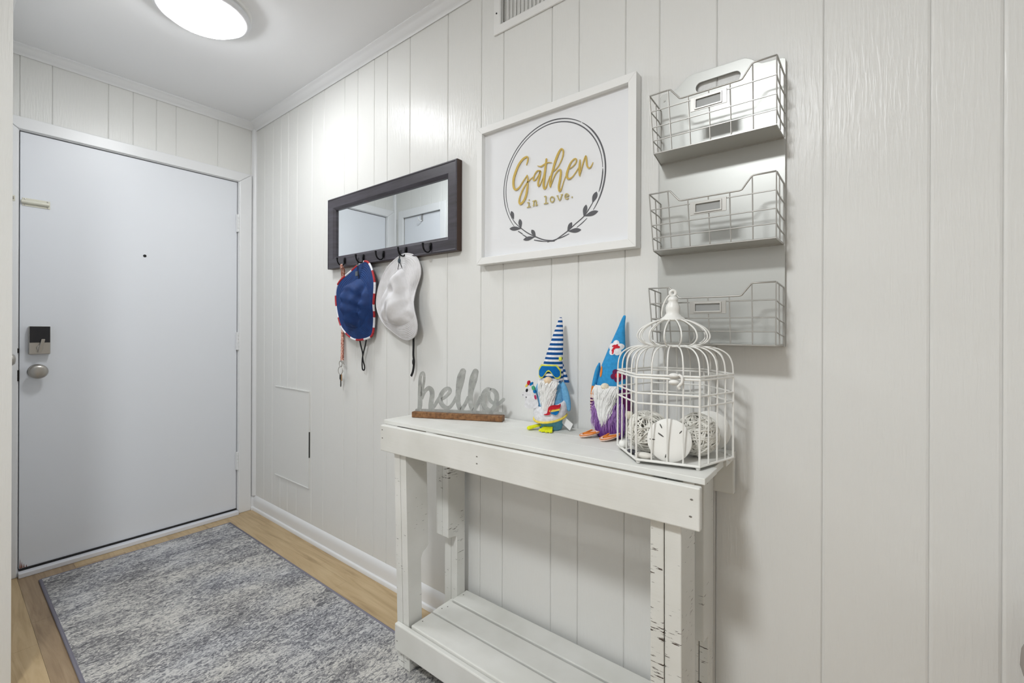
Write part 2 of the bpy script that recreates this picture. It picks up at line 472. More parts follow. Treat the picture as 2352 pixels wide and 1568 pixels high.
# lock
lk = MB().box(-.992, -.921, -.022, .006, 1.021, 1.1525).build('deadbolt_lock', M_steel, door, bevel=.003)
lk['label'] = 'satin nickel lock housing with black upper cover'
MB().box(-.9895, -.9225, -.0245, -.0215, 1.076, 1.1515).build('keypad_cover', M_steel_dk, lk, bevel=.001)
tp = MB().lathe([(.012, 0), (.012, .008), (.008, .009)], 16, (-.9565, -.022, 1.051), mat=Matrix.Rotation(pi / 2, 3, 'X'))
tp.hexa([(-.9645, -.030, 1.030), (-.9525, -.030, 1.092), (-.9645, -.040, 1.030), (-.9535, -.044, 1.092),
         (-.9525, -.030, 1.030), (-.9395, -.030, 1.092), (-.9525, -.040, 1.030), (-.9405, -.044, 1.092)])
tp.build('thumb_turn', M_steel, lk, bevel=.002)
kn = MB().lathe([(.033, 0), (.033, .005), (.028, .008), (.0125, .010), (.0125, .024), (.020, .028), (.030, .034), (.0335, .042), (.032, .050), (.024, .056), (.010, .059)], 28, (-.962, .006, .941), mat=Matrix.Rotation(pi / 2, 3, 'X'))
kn.build('door_knob', M_steel, door, smooth_=True)['label'] = 'round satin nickel door knob'
MB().lathe([(.0075, 0), (.0075, .002), (.005, .003)], 14, (-.560, .006, 1.537), mat=Matrix.Rotation(pi / 2, 3, 'X')).build('peephole', M_black, door)
MB().lathe([(.003, 0), (.003, .001)], 8, (-.558, .006, 1.36), mat=Matrix.Rotation(pi / 2, 3, 'X')).build('filled_hole', M_trim, door)
M_bolt = plain('ivory_enamel', (222, 220, 205), .4)
sb = MB().box(-1.012, -.921, .003, .0062, 1.711, 1.748).build('slide_bolt', M_bolt, door, bevel=.001)
MB().tube([(-1.016, -.002, 1.7295), (-.925, -.002, 1.7295)], .0085, 12).build('bolt_barrel', M_bolt, sb, smooth_='auto')
sc4 = MB()
for a, b in ((-1.004, 1.716), (-1.004, 1.743), (-.930, 1.716), (-.930, 1.743)): sc4.ell((a, .0025, b), (.003, .0015, .003), n=8, k=4)
sc4.build('bolt_screws', M_steel, sb)
st = MB().box(-1.058, -1.036, -.019, -.016, 1.722, 1.748).build('bolt_keeper', M_bolt, door)
MB().tube([(-1.050, -.024, 1.735), (-1.040, -.024, 1.735)], .006, 10).build('keeper_loop', M_steel, st)
MB().box(DX0 - .004, DX0 + .002, -.010, .004, 1.03, 1.05).box(DX0 - .004, DX0 + .002, -.010, .004, .90, .95).build('strike_plate', plain('worn_strike', (30, 26, 24), .5, .6), door)

# ---- closet door in the left wall
cd = struct(empty('door_2', (XL, CY1, 0)), 'white closet door beside the entry, seen in the mirror')
MB().box(-.040, -.004, CY0 - CY1 + .004, -.004, .008, CZ - .004).build('door_slab', M_door, cd)
for a, b in ((-.001, .058), (CY0 - CY1 - .058, CY0 - CY1 + .001)):
    MB().box(.0, .014, a, b, 0, CZ + .058 if a > -.1 else CZ + .058).build('casing', M_trim, cd, bevel=.003)
MB().box(.0, .0138, CY0 - CY1 + .001, -.001, CZ - .001, CZ + .058).build('casing', M_trim, cd, bevel=.003)
MB().box(-.09, -.05, CY0 - CY1, 0, 0, CZ).build('closet_shade', M_dark, cd)
MB().lathe([(.026, 0), (.026, .004), (.010, .006), (.010, .020), (.022, .026), (.024, .036), (.016, .045), (.005, .047)], 20, (-.004, CY0 - CY1 + .06, 1.022), mat=Matrix.Rotation(pi / 2, 3, 'Y')).build('door_knob', M_steel, cd, smooth_=True)

# ================================================================== FIXTURES
def ceiling_light(x, y, r, strength, col, label):
    t = tag(empty('ceiling_light', (x, y, CEIL)), label, 'ceiling light', None)
    m = lamp_mat('lamp_diffuser', col, strength)
    MB().lathe([(r * .86, 0), (r, 0), (r * 1.0, -.006), (r * .985, -.012), (r * .93, -.016), (r * .93, -.020)], 64).build('trim_ring', M_frame, t, smooth_='auto')
    MB().lathe([(r * .925, -.0165), (r * .97, -.020), (r * .985, -.026), (r * .965, -.033), (r * .91, -.039), (r * .83, -.043), (r * .815, -.038)], 64).build('rim', plain('frosted_rim', (226, 228, 232), .35), t, smooth_=True)
    MB().lathe([(r * .82, -.039), (r * .805, -.048), (r * .75, -.056), (r * .6, -.063), (r * .3, -.067), (.004, -.068)], 64).build('diffuser', m, t, smooth_=True)
    return t
ceiling_light(-.600, -.975, .170, LAMP_HALL, (.965, .985, 1.0), 'round flush ceiling light glowing white above the entry door')
ceiling_light(-1.76, -2.60, .19, LAMP_ROOM, (.95, .98, 1.0), 'round flush ceiling light in the room left of the camera, outside the picture')

# ---- wall vent
vt = tag(empty('wall_vent', (0, -2.0, 2.212)), 'white louvred air vent grille high on the wall, cut by the top edge', 'vent')
VW, VH = .37, .17
MB().prism([[(0, 0), (VW, 0), (VW, VH), (0, VH)], [(.031, .031), (.031, VH - .031), (VW - .031, VH - .031), (VW - .031, .031)]],
           lambda a, b, d: (d, -a, b), -.008, .0).build('grille_frame', M_frame, vt, bevel=.003)
nsl = 19
src = None
for k in range(nsl):
    a = .036 + k * (VW - .072) / (nsl - 1)
    if src is None:
        src = MB().hexa([(-.009, 0, .031), (-.009, 0, VH - .031), (-.009, -.0016, .031), (-.009, -.0016, VH - .031), (.002, .006, .031), (.002, .006, VH - .031), (.002, .0044, .031), (.002, .0044, VH - .031)]).build('louvre', M_frame, vt)
        o = src
    else: o = share(src, vt)
    o.location = (.0, -a, 0)
MB().box(.0005, .002, -VW + .02, -.02, .02, VH - .02).build('duct_shadow', plain('duct_dark', (50, 46, 40), .8), vt)
MB().tube([(-.010, -.015, .075), (-.007, -.015, .075)], .0028, 8).build('screw', M_hook, vt)

# ---- painted access panel
ap = tag(empty('access_panel', (0, -.291, .274)), 'painted access hatch low on the wall left of the console', 'access panel')
MB().box(-.003, 0, -.398, 0, 0, .532).build('hatch_sheet', M_wall, ap)
for nm, b in (('hatch_edge', (-.007, -.003, -.398, 0, .526, .532)), ('hatch_edge', (-.007, -.003, -.398, 0, 0, .006)), ('hatch_edge', (-.006, -.003, -.398, -.393, .006, .526))):
    MB().box(*b).build(nm, M_wall, ap, bevel=.001)
MB().box(-.0062, -.0002, -.3990, -.3981, .17, .31).build('open_seam', M_dark, ap)

# ================================================================== RUG
rg = tag(empty('rug', (-.578, -.132, 0)), 'grey distressed low-pile runner rug in front of the entry door', 'rug')
RW, RL = .785, 2.42
def rugf(u, v):
    x = -RW / 2 + .012 + u * (RW - .024); y = -.008 - v * (RL - .016)
    return (x, y, .0085 + .0006 * sin(x * 9 + y * 3))
MB().grid(rugf, 16, 48).build('pile', M_rug, rg, smooth_=True)
e = MB()
MB().box(-RW / 2 + .004, RW / 2 - .004, -RL + .003, -.003, .0002, .0078).build('backing', M_rug_edge, rg)
loop = [(-RW / 2 + .006, -.005, .0052), (RW / 2 - .006, -.005, .0052), (RW / 2 - .006, -RL + .005, .0052), (-RW / 2 + .006, -RL + .005, .0052)]
for a, b in zip(loop, loop[1:] + loop[:1]):
    MB().tube([a, b], .005, 8).build('edge_binding', M_rug_edge, rg, smooth_=True)

def wp(o, parent):
    """parent a mesh that was built in room coordinates"""
    o.parent = parent
    o.matrix_parent_inverse = Matrix.Translation(-Vector(parent.location))
    return o

# ================================================================== MIRROR WITH HOOKS
mr = tag(empty('mirror_rack', (0, -.915, 1.447)), 'dark wood framed wall mirror with a row of five hooks', 'mirror')
MWd, MHt, FW = .922, .352, .060
def pr_wall(x):      # local: a to the right (towards -y), b up, d out of the wall
    return lambda a, b, d: (-d, -a, b)
W_ = pr_wall(0)
def mitre(p, name='frame_side'):
    return p
# four mitred members with a raised outer lip and a bevelled inner edge
O_ = [(0, 0), (MWd, 0), (MWd, MHt), (0, MHt)]
def inset(k): return [(k, k), (MWd - k, k), (MWd - k, MHt - k), (k, MHt - k)]
PROF = [(0, .002), (0, .028), (.003, .031), (.006, .031), (.009, .029), (.047, .029), (.051, .0265), (FW, .019), (FW, .012)]
for i in range(4):
    j = (i + 1) % 4
    m = MB(); rows = []
    for k, d in PROF:
        q = inset(k); rows.append((W_(*q[i], d), W_(*q[j], d)))
    vs = [p for r in rows for p in r]; n = len(rows)
    fs = [(2 * t, 2 * t + 1, 2 * t + 3, 2 * t + 2) for t in range(n - 1)] + [(2 * n - 2, 2 * n - 1, 1, 0)]
    fs += [tuple(2 * t for t in range(n)), tuple(2 * t + 1 for t in range(n))]
    m.add(vs, fs); m.m = [1 if t == 0 else 0 for t in range(len(m.f))]
    m.build('frame_member', [M_espresso, M_espresso_side], mr)
MB().box(-.0125, -.009, -(MWd - FW + .004), -(FW - .004), FW - .004, MHt - FW + .004).build('mirror_glass', M_mirror, mr)
MB().box(-.0085, -.0005, -(MWd - .008), -.008, .008, MHt - .008).build('backing_board', M_espresso_side, mr)
HK_Y = [-1.072, -1.228, -1.380, -1.536, -1.690]
hk0 = None
for y in HK_Y:
    if hk0 is None:
        m = MB()
        m.prism([[(-.006 + .0, .012), (-.008, .022), (-.0075, .036), (-.004, .042), (.004, .042), (.0075, .036), (.008, .022), (.006, .012)]], lambda a, b, d: (-d, a, b), .0285, .0325)
        hk0 = m.build('coat_hook', M_hook, mr, bevel=.001)
        pts = smooth([(-.031, 0, .040), (-.034, 0, .026), (-.034, 0, .012), (-.040, 0, .003), (-.052, 0, .001), (-.063, 0, .008), (-.069, 0, .020), (-.0705, 0, .031)], 5)
        MB().tube(pts, [.0042 - .0012 * sin(pi * t / len(pts)) for t in range(len(pts))], 10).ell((-.0705, 0, .033), (.0052, .0052, .005), n=12, k=8).build('hook_arm', M_hook, hk0, smooth_=True)
        o = hk0
    else:
        o = share(hk0, mr)
        share(hk0.children[0], o)
    o.location = (0, y + .915, .004)

# ================================================================== HATS
def radius_at(poly, cx, cy, ang):
    dx, dy = cos(ang), sin(ang); best = 0
    n = len(poly)
    for i in range(n):
        x0, y0 = poly[i][0] - cx, poly[i][1] - cy; x1, y1 = poly[(i + 1) % n][0] - cx, poly[(i + 1) % n][1] - cy
        ex, ey = x1 - x0, y1 - y0
        den = dx * ey - dy * ex
        if abs(den) < 1e-12: continue
        t = (x0 * ey - y0 * ex) / den; s = (x0 * dy - y0 * dx) / den
        if t > 0 and -1e-9 <= s <= 1 + 1e-9: best = max(best, t)
    return best
def hat_mesh(brim, crown, base, hc, fold, brimwave, seed):
    B = [(a / 1000, b / 1000) for a, b in smooth(brim, 4, True)]
    Cc = [(a / 1000, b / 1000) for a, b in smooth(crown, 4, True)]
    cx = sum(p[0] for p in Cc) / len(Cc); cy = sum(p[1] for p in Cc) / len(Cc)
    NA = 96; NC = 12; NB = 14
    cm = MB(); bmh = MB()
    rng = random.Random(seed)
    rc = [radius_at(Cc, cx, cy, 2 * pi * i / NA) for i in range(NA)]
    rb = [radius_at(B, cx, cy, 2 * pi * i / NA) for i in range(NA)]
    def brim_out(ang, t):
        return base + brimwave(ang, t)
    def cfn(u, v):
        i = int(round(u * NA)) % NA; ang = 2 * pi * i / NA
        t = .03 + .97 * v
        a = cx + rc[i] * t * cos(ang); b = cy + rc[i] * t * sin(ang)
        prof = (1 - t ** 4) * .55 + (1 - t ** 1.6) * .45
        out = brim_out(ang, 0) + hc * prof + fold(a, b, t, ang)
        return W_(a, b, out)
    cm.grid(cfn, NA, NC, closed_u=True)
    cm.f.append(tuple(range(NA))); cm.m.append(0)
    def bfn(u, v):
        i = int(round(u * NA)) % NA; ang = 2 * pi * i / NA
        r = rc[i] + (rb[i] - rc[i]) * v
        a = cx + r * cos(ang); b = cy + r * sin(ang)
        return W_(a, b, brim_out(ang, v) + .0009 * sin(v * 9 * 2 * pi))
    bmh.grid(bfn, NA, NB * 3, closed_u=True)
    edge = [bfn(i / NA, 1.0) for i in range(NA)]
    return cm, bmh, edge
def fabric(name, col, dark, rough=.75):
    m = Mat(name, col, rough)
    g = m.noise(sc=30, detail=4)
    m.color(m.ramp(g, [(.3, dark), (.7, col)])); m.bump(m.noise(sc=90, detail=3), .25, .002)
    return m.m
M_blue = fabric('royal_blue_nylon', (8, 57, 118), (4, 43, 99), .7)
M_white_n = fabric('white_nylon', (226, 225, 228), (214, 213, 214), .6)
M_red = plain('red_binding', (178, 44, 52), .7)
M_whitef = plain('white_binding', (232, 232, 238), .7)
M_cord = plain('black_cord', (14, 14, 16), .7)
M_greytag = plain('grey_cord_lock', (92, 100, 108), .5)

BRIM_B = [(6,188),(55,181),(98,148),(127,107),(138,73),(131,27),(110,-23),(93,-73),(86,-116),(75,-155),(27,-172),(-41,-174),(-104,-147),(-149,-111),(-179,-51),(-196,14),(-198,70),(-172,110),(-106,146),(-51,173)]
CROWN_B = [(-4,112),(41,92),(77,47),(89,-5),(64,-64),(34,-107),(-18,-120),(-101,-107),(-106,-71),(-81,10),(-58,62)]
BRIM_W = [(5,191),(43,190),(73,178),(94,151),(103,111),(94,77),(83,43),(92,4),(110,-47),(122,-86),(122,-116),(104,-147),(63,-165),(20,-170),(-24,-161),(-70,-137),(-117,-104),(-151,-57),(-165,-15),(-159,31),(-138,76),(-104,119),(-58,160)]
CROWN_W = [(24,129),(49,80),(62,40),(98,-47),(95,-78),(62,-101),(7,-112),(-70,-100),(-110,-83),(-117,-37),(-111,8),(-71,68),(-26,113)]

def fold_b(a, b, t, ang):
    k = 1 - t
    ridge = math.exp(-((a + .02 + .10 * b) / .017) ** 2) * .026
    dip = -math.exp(-((a - .035 - .2 * b) / .013) ** 2) * .022
    dip2 = -math.exp(-((a + .068 + .15 * b) / .016) ** 2) * .014
    return (ridge + dip + dip2) * 1.25 * min(1, k * 4) + .005 * sin(b * 120 + a * 60) * min(1, k * 3)
def fold_w(a, b, t, ang):
    k = 1 - t
    ridge = math.exp(-((a - .012 - .12 * b) / .030) ** 2) * .016
    dent = -math.exp(-(((a - .0) / .028) ** 2 + ((b - .03) / .022) ** 2)) * .024
    dip = -math.exp(-((a - .055 + .25 * b) / .016) ** 2) * .014
    dip2 = -math.exp(-((a + .06 - .05 * b) / .02) ** 2) * .010
    return (ridge + dent + dip + dip2) * 1.25 * min(1, k * 4) + .004 * sin(b * 95 - a * 80) * min(1, k * 3)
def wave_b(ang, t): return .006 + .012 * t * sin(2 * ang + .6) + .010 * (1 - t) + .006 * t * t * sin(3 * ang)
def wave_w(ang, t): return .006 + .014 * t * sin(2 * ang + 2.4) + .012 * (1 - t) + .008 * t * t * cos(3 * ang + 1)

hb = tag(empty('bucket_hat', (0, -1.22, 1.27)), 'royal blue sun hat with red and white brim edge hanging from a hook', 'hat', 'hats on the hook rack')
cm, bmh, edge = hat_mesh(BRIM_B, CROWN_B, .035, .050, fold_b, wave_b, 1)
bmh.build('brim', M_blue, hb, smooth_=True, solid=.0018)
cm.build('crown', M_blue, hb, smooth_=True)
eb = MB(); NA = len(edge); n = 8
P = [Vector(p) for p in edge]
for i in range(NA):
    eb.tube([P[i], P[(i + 1) % NA]], .0052, 8, mi=(i * 22 // NA) % 2, cap=False)
eb.build('brim_binding', [M_red, M_whitef], hb, smooth_=True)
cl = [(-.060, .008 - .0, .196 - .002), (-.062, .006, .165), (-.064, .004, .135), (-.062, .002, .118)]
cd_ = MB().tube(smooth([(-.052, -.006, .204), (-.056, -.008, .18), (-.058, -.010, .15), (-.056, -.012, .105)], 5), .0016, 6)
cd_.tube(smooth([(-.055, -.002, .204), (-.058, -.003, .17), (-.060, -.004, .12)], 5), .0016, 6)
cd_.build('chin_cord', M_cord, hb)
MB().box(-.066, -.058, -.012, .004, .118, .140).build('cord_lock', M_greytag, hb, bevel=.002)
st = MB()
def strap(pts, wd, th=.0016):
    m = MB(); q = smooth(pts, 6)
    for a, b in zip(q, q[1:]):
        a = Vector(a); b = Vector(b)
        t = (b - a).normalized(); side = Vector((0, 1, 0)); side = (side - t * side.dot(t)).normalized(); nn = t.cross(side)
        vs = [p + side * s * wd / 2 + nn * e * th for p in (a, b) for s in (-1, 1) for e in (-1, 1)]
        m.hexa(vs)
    return m
strap([(-.022, .035, -.165), (-.026, .018, -.20), (-.028, .000, -.235), (-.028, -.004, -.268), (-.026, -.014, -.300), (-.026, -.010, -.316), (-.026, .004, -.310), (-.028, .002, -.27), (-.028, -.008, -.235), (-.028, -.022, -.20), (-.026, -.030, -.16)], .006).build('chin_strap', M_cord, hb)

hw = tag(empty('bucket_hat', (0, -1.52, 1.27)), 'white sun hat hanging by its cord from a hook', 'hat', 'hats on the hook rack')
cm, bmh, edge = hat_mesh(BRIM_W, CROWN_W, .036, .046, fold_w, wave_w, 2)
bmh.build('brim', M_white_n, hw, smooth_=True, solid=.0018)
cm.build('crown', M_white_n, hw, smooth_=True)
MB().tube(edge, .0032, 8, True).build('brim_binding', M_white_n, hw, smooth_=True)
cm2 = MB().tube(smooth([(-.055, -.012, .206), (-.062, -.014, .185), (-.066, -.018, .165), (-.062, -.030, .130)], 5), .0016, 6)
cm2.tube(smooth([(-.055, -.020, .206), (-.062, -.020, .185), (-.066, -.020, .165), (-.062, -.004, .125)], 5), .0016, 6)
cm2.build('chin_cord', M_cord, hw)
MB().ell((-.067, -.019, .160), (.006, .007, .012), n=12, k=8).build('cord_lock', plain('slate_cord_lock', (60, 74, 84), .5), hw, smooth_=True)
MB().tube(smooth([(-.052, .052, -.098), (-.056, .02, -.103), (-.052, -.008, -.108)], 5), .0028, 6).build('crown_cord', M_cord, hw)
strap([(-.020, -.055, -.16), (-.024, -.060, -.20), (-.026, -.062, -.235), (-.026, -.066, -.262), (-.026, -.060, -.30), (-.026, -.048, -.322)], .010).build('chin_strap', M_cord, hw)
MB().ell((-.0265, -.064, -.262), (.005, .008, .016), n=10, k=6).build('strap_slider', M_cord, hw)

# ================================================================== LANYARD AND KEYS
ln = tag(empty('key_lanyard', (0, -1.066, 1.452)), 'thin coral patterned lanyard with keys on the first hook', 'lanyard')
mm = Mat('coral_print_ribbon', (220, 170, 150), .7)
g = mm.noise(sc=160, detail=2)
mm.color(mm.ramp(g, [(.42, (226, 196, 180)), (.5, (214, 140, 118)), (.6, (150, 84, 72))])); M_lan = mm.m
l1 = strap([(-.056, -0.0169, .004), (-.052, -0.0169, -.012), (-.030, 0.0121, -.03), (-.014, 0.0411, -.07), (-.012, 0.0411, -.25), (-.018, 0.0340, -.38), (-.024, 0.0269, -.462)], .019, .0012)
l1.build('ribbon', M_lan, ln)
strap([(-.056, -0.0169, .004), (-.046, -0.0139, -.012), (-.024, 0.0121, -.03), (-.010, 0.0441, -.08), (-.008, 0.0451, -.30), (-.018, 0.0289, -.462)], .017, .0012).build('ribbon', M_lan, ln)
KO = 0.0229
kr = MB().tube([(-.030, KO + .004 + .012 * cos(t), -.478 + .015 * sin(t)) for t in [2 * pi * i / 20 for i in range(20)]], .0018, 6, True)
kr.build('clasp', M_steel, ln, smooth_=True)
MB().tube([(-.030, KO + .004, -.465), (-.032, KO - .016, -.474), (-.032, KO - .034, -.480), (-.032, KO - .022, -.468), (-.030, KO, -.464)], .002, 6).build('clasp_lever', M_steel, ln)
MB().tube([(-.030, KO + .006 + .019 * cos(t), -.512 + .019 * sin(t)) for t in [2 * pi * i / 24 for i in range(24)]], .0016, 6, True).build('key_ring', M_steel, ln, smooth_=True)
MB().prism([[(-.009, -.002), (.009, -.002), (.010, -.022), (.004, -.030), (.004, -.056), (.001, -.062), (-.003, -.058), (-.003, -.030), (-.010, -.022)]], lambda a, b, d: (-.030 + d, KO + .004 - a, -.530 + b), 0, .002).build('key', plain('dark_key', (44, 38, 36), .35, .8), ln)
MB().prism([[(-.004, 0), (.004, 0), (.004, -.03), (-.004, -.03)]], lambda a, b, d: (-.033 + d, KO - .008 - a, -.530 + b), 0, .002).build('key', plain('brass_key', (190, 150, 110), .35, .8), ln)

# ================================================================== FRAMED PICTURE
pc = tag(empty('framed_picture', (0, -2.252, 1.380)), 'white framed picture with a wreath reading Gather in love', 'picture')
PW2, PH2, PF = .305, .497, .0245
po = [(-PW2, 0), (PW2, 0), (PW2, PH2), (-PW2, PH2)]
def pin(k): return [(-PW2 + k, k), (PW2 - k, k), (PW2 - k, PH2 - k), (-PW2 + k, PH2 - k)]
for i in range(4):
    j = (i + 1) % 4; m = MB(); q0, q1 = pin(0), pin(PF)
    vs = []
    for d in (.002, .037):
        vs += [W_(*q0[i], d), W_(*q0[j], d), W_(*q1[j], d), W_(*q1[i], d)]
    m.add(vs, [(0, 1, 2, 3), (7, 6, 5, 4), (0, 4, 5, 1), (1, 5, 6, 2), (2, 6, 7, 3), (3, 7, 4, 0)])
    m.build('frame_member', M_frame, pc, bevel=.001)
back = MB().prism([pin(PF - .004)], W_, .012, .0185).build('backing_panel', M_paper, pc)
HELLO = [[[11.5,24.6,17.1],[14.0,44.5,18.7],[14.3,71.6,18.6],[14.6,98.6,18.3],[13.7,125.6,16.7],[15.0,143.7,14.8],[20.0,157.3,13.7],[26.3,160.2,12.5],[30.4,153.2,11.7],[30.8,138.8,11.7],[28.5,122.6,12.5],[24.2,104.4,15.2],[22.2,86.3,16.0],[22.3,72.0,11.4]],[[22.3,68.4,11.4],[28.2,84.8,13.3],[38.1,98.7,14.7],[50.0,105.5,17.9],[60.3,97.0,19.7],[62.4,81.0,19.7],[59.7,63.0,19.2],[57.2,45.0,19.2],[57.2,28.9,19.2]],[[60.2,30.8,15.0],[70.0,41.2,13.5],[79.7,55.9,13.5],[89.5,69.7,14.9]],[[93.4,64.6,13.0],[107.0,71.5,13.4],[120.5,81.8,14.0],[131.0,94.6,15.5],[130.0,103.4,15.5],[120.4,106.2,15.9],[108.8,99.0,17.1],[99.1,86.2,18.6],[94.3,71.7,19.4],[96.3,57.6,19.4],[104.2,45.6,18.6],[117.8,37.5,17.0],[131.2,40.8,15.1],[142.7,53.8,13.6],[151.2,67.4,13.6],[157.9,80.0,14.6]],[[162.7,73.2,18.3],[163.0,89.0,21.0],[165.9,106.7,24.6],[170.0,127.9,30.1],[174.1,147.3,31.3],[179.4,163.2,25.5],[180.9,167.4,24.5]],[[162.7,73.2,18.3],[163.1,57.4,18.6],[166.9,43.6,18.2],[173.2,33.4,16.4],[183.6,44.5,14.2],[193.0,59.8,13.4],[201.3,76.8,13.7]],[[208.8,75.4,18.0],[209.0,87.6,19.5],[211.9,105.1,23.4],[217.0,129.6,29.2],[221.6,147.1,30.6],[226.6,162.9,25.5],[228.0,167.1,24.2]],[[208.8,75.4,18.0],[209.1,59.8,18.4],[212.7,46.0,18.0],[219.2,34.2,16.5],[228.5,43.4,14.4],[238.6,59.5,14.3],[246.9,77.2,15.0]],[[281.5,108.9,10.6],[272.4,108.5,14.2],[261.5,98.6,16.4],[255.1,82.8,18.5],[254.3,65.5,19.2],[259.8,50.2,18.8],[270.9,38.8,17.7],[283.6,35.2,16.3],[295.4,45.3,16.2],[302.6,61.0,17.2],[306.1,78.3,18.3],[304.2,93.6,17.2],[296.1,103.5,15.5],[287.0,106.2,13.8]],[[281.5,104.6,10.6],[276.1,95.8,13.5],[276.2,83.7,13.8],[281.7,71.1,13.4],[292.6,62.2,13.4],[307.1,58.7,13.3],[318.7,64.4,13.6],[330.3,74.7,12.6]],[[0.0,24.9,10.5],[75.9,26.0,11.6],[153.3,26.7,12.1],[247.1,27.1,11.8],[335.0,27.8,8.7]]]
GATHER = [[[-95.2,73.0,3.9],[-89.9,87.8,6.1],[-90.0,97.4,5.7],[-97.3,100.4,7.5],[-112.3,95.3,9.1],[-128.4,81.2,10.1],[-140.6,61.1,11.1],[-149.8,39.3,11.1],[-151.6,18.4,10.2],[-147.6,2.9,9.3],[-138.3,-2.5,8.3],[-124.0,4.0,6.4],[-107.9,21.1,5.4],[-92.1,37.1,4.3]],[[-92.1,37.1,4.3],[-90.0,22.3,6.3],[-90.3,6.4,7.2],[-92.2,-10.9,9.0],[-97.7,-32.3,9.9],[-107.6,-48.2,9.0],[-119.7,-55.0,9.1],[-125.8,-48.3,8.2],[-123.8,-34.1,6.9],[-113.8,-13.2,6.5],[-99.9,5.0,5.4],[-86.0,16.7,4.3],[-68.5,25.8,3.2]],[[-39.7,41.8,4.3],[-51.2,42.7,5.2],[-60.8,33.7,5.6],[-66.5,20.7,5.6],[-64.5,13.9,5.3],[-56.8,15.5,3.9],[-45.4,27.4,3.8],[-37.8,39.9,5.5],[-41.6,23.4,8.0],[-47.2,2.6,7.3],[-45.2,-8.8,6.3],[-37.7,-2.4,3.5],[-28.3,14.4,3.1],[-21.8,31.8,3.1]],[[-14.5,73.6,7.7],[-18.1,46.5,8.9],[-22.7,16.4,9.6],[-25.4,-6.4,9.6],[-22.1,-21.0,8.6],[-15.1,-17.7,5.1],[-7.7,-0.6,3.4],[-0.4,14.9,3.0]],[[-49.4,59.6,2.1],[-36.0,54.6,5.2],[-22.9,58.4,5.5],[-9.8,61.4,3.7],[6.7,58.0,1.7]],[[12.3,27.6,3.0],[30.3,38.9,3.6],[44.4,58.5,4.6],[50.5,78.2,5.6],[48.2,90.1,5.9],[40.7,92.4,6.9],[30.1,78.5,9.6],[19.4,56.6,9.7],[10.5,31.0,8.4],[3.3,11.1,8.1],[0.0,-6.8,8.8],[1.6,-20.1,5.7]],[[1.6,-19.4,4.4],[10.6,0.3,4.0],[25.0,21.8,4.3],[37.5,28.3,5.3],[41.8,19.8,7.6],[38.5,-3.8,9.2],[34.1,-25.7,9.3],[36.9,-40.6,7.6],[43.9,-33.6,4.3],[51.8,-14.0,2.9],[62.2,7.9,2.9]],[[74.3,24.0,3.2],[87.9,29.2,3.5],[97.7,39.6,4.4],[97.2,48.6,5.1],[89.6,49.6,5.1],[77.6,40.5,6.1],[69.1,24.4,8.4],[63.6,7.6,10.0],[65.7,-3.3,8.4],[72.7,-8.5,6.1],[84.7,-4.2,4.2],[98.2,9.2,3.5],[108.2,21.8,3.5]],[[111.5,41.6,5.3],[109.9,24.4,8.8],[109.1,6.9,8.2],[110.3,-5.9,5.3]],[[110.3,-5.1,3.8],[116.6,14.1,4.1],[124.8,37.1,4.7],[131.6,50.1,5.0],[133.8,35.1,6.5],[136.0,20.0,6.5],[141.6,10.8,4.9],[149.3,12.7,4.0],[156.5,24.1,2.4]]]
INLOVE = [[[-91.6,-56.1,3.2],[-84.5,-56.0,3.2]],[[-84.5,-56.0,3.9],[-85.3,-71.2,3.9]],[[-92.6,-71.8,3.2],[-77.8,-70.9,3.2]],[[-84.8,-46.1,4.3],[-83.4,-49.2,4.3]],[[-69.1,-55.2,3.2],[-63.9,-54.5,3.2]],[[-63.9,-54.5,3.9],[-64.9,-69.8,3.9]],[[-64.2,-58.1,2.8],[-58.5,-53.9,3.5],[-54.4,-57.7,3.5],[-54.0,-70.1,3.5]],[[-68.4,-70.5,3.2],[-61.1,-70.2,3.2]],[[-57.4,-70.6,3.2],[-48.4,-70.2,3.1]],[[-22.4,-47.7,3.1],[-15.7,-47.4,3.1]],[[-15.7,-47.4,3.8],[-15.6,-70.6,3.8]],[[-23.2,-71.2,3.1],[-7.1,-71.2,3.1]],[[9.0,-53.4,3.4],[14.8,-57.5,3.3],[16.7,-63.6,3.3],[13.8,-69.5,3.3],[8.7,-71.1,3.4],[3.2,-67.4,3.4],[1.4,-60.9,3.4],[3.5,-55.1,3.4],[9.4,-53.4,3.4]],[[28.9,-53.9,3.3],[37.5,-70.6,3.6],[45.8,-54.5,3.3]],[[25.7,-54.1,2.7],[32.8,-54.3,2.6]],[[41.7,-53.3,2.6],[49.5,-53.5,2.6]],[[57.6,-61.8,2.9],[70.3,-61.7,2.9],[68.5,-57.0,3.2],[63.8,-53.9,3.2],[59.0,-55.7,3.3],[57.2,-61.7,3.3],[59.4,-67.8,3.3],[64.3,-70.8,3.2],[70.5,-68.6,2.9]],[[82.2,-67.4,4.8],[84.6,-69.3,4.8]]]
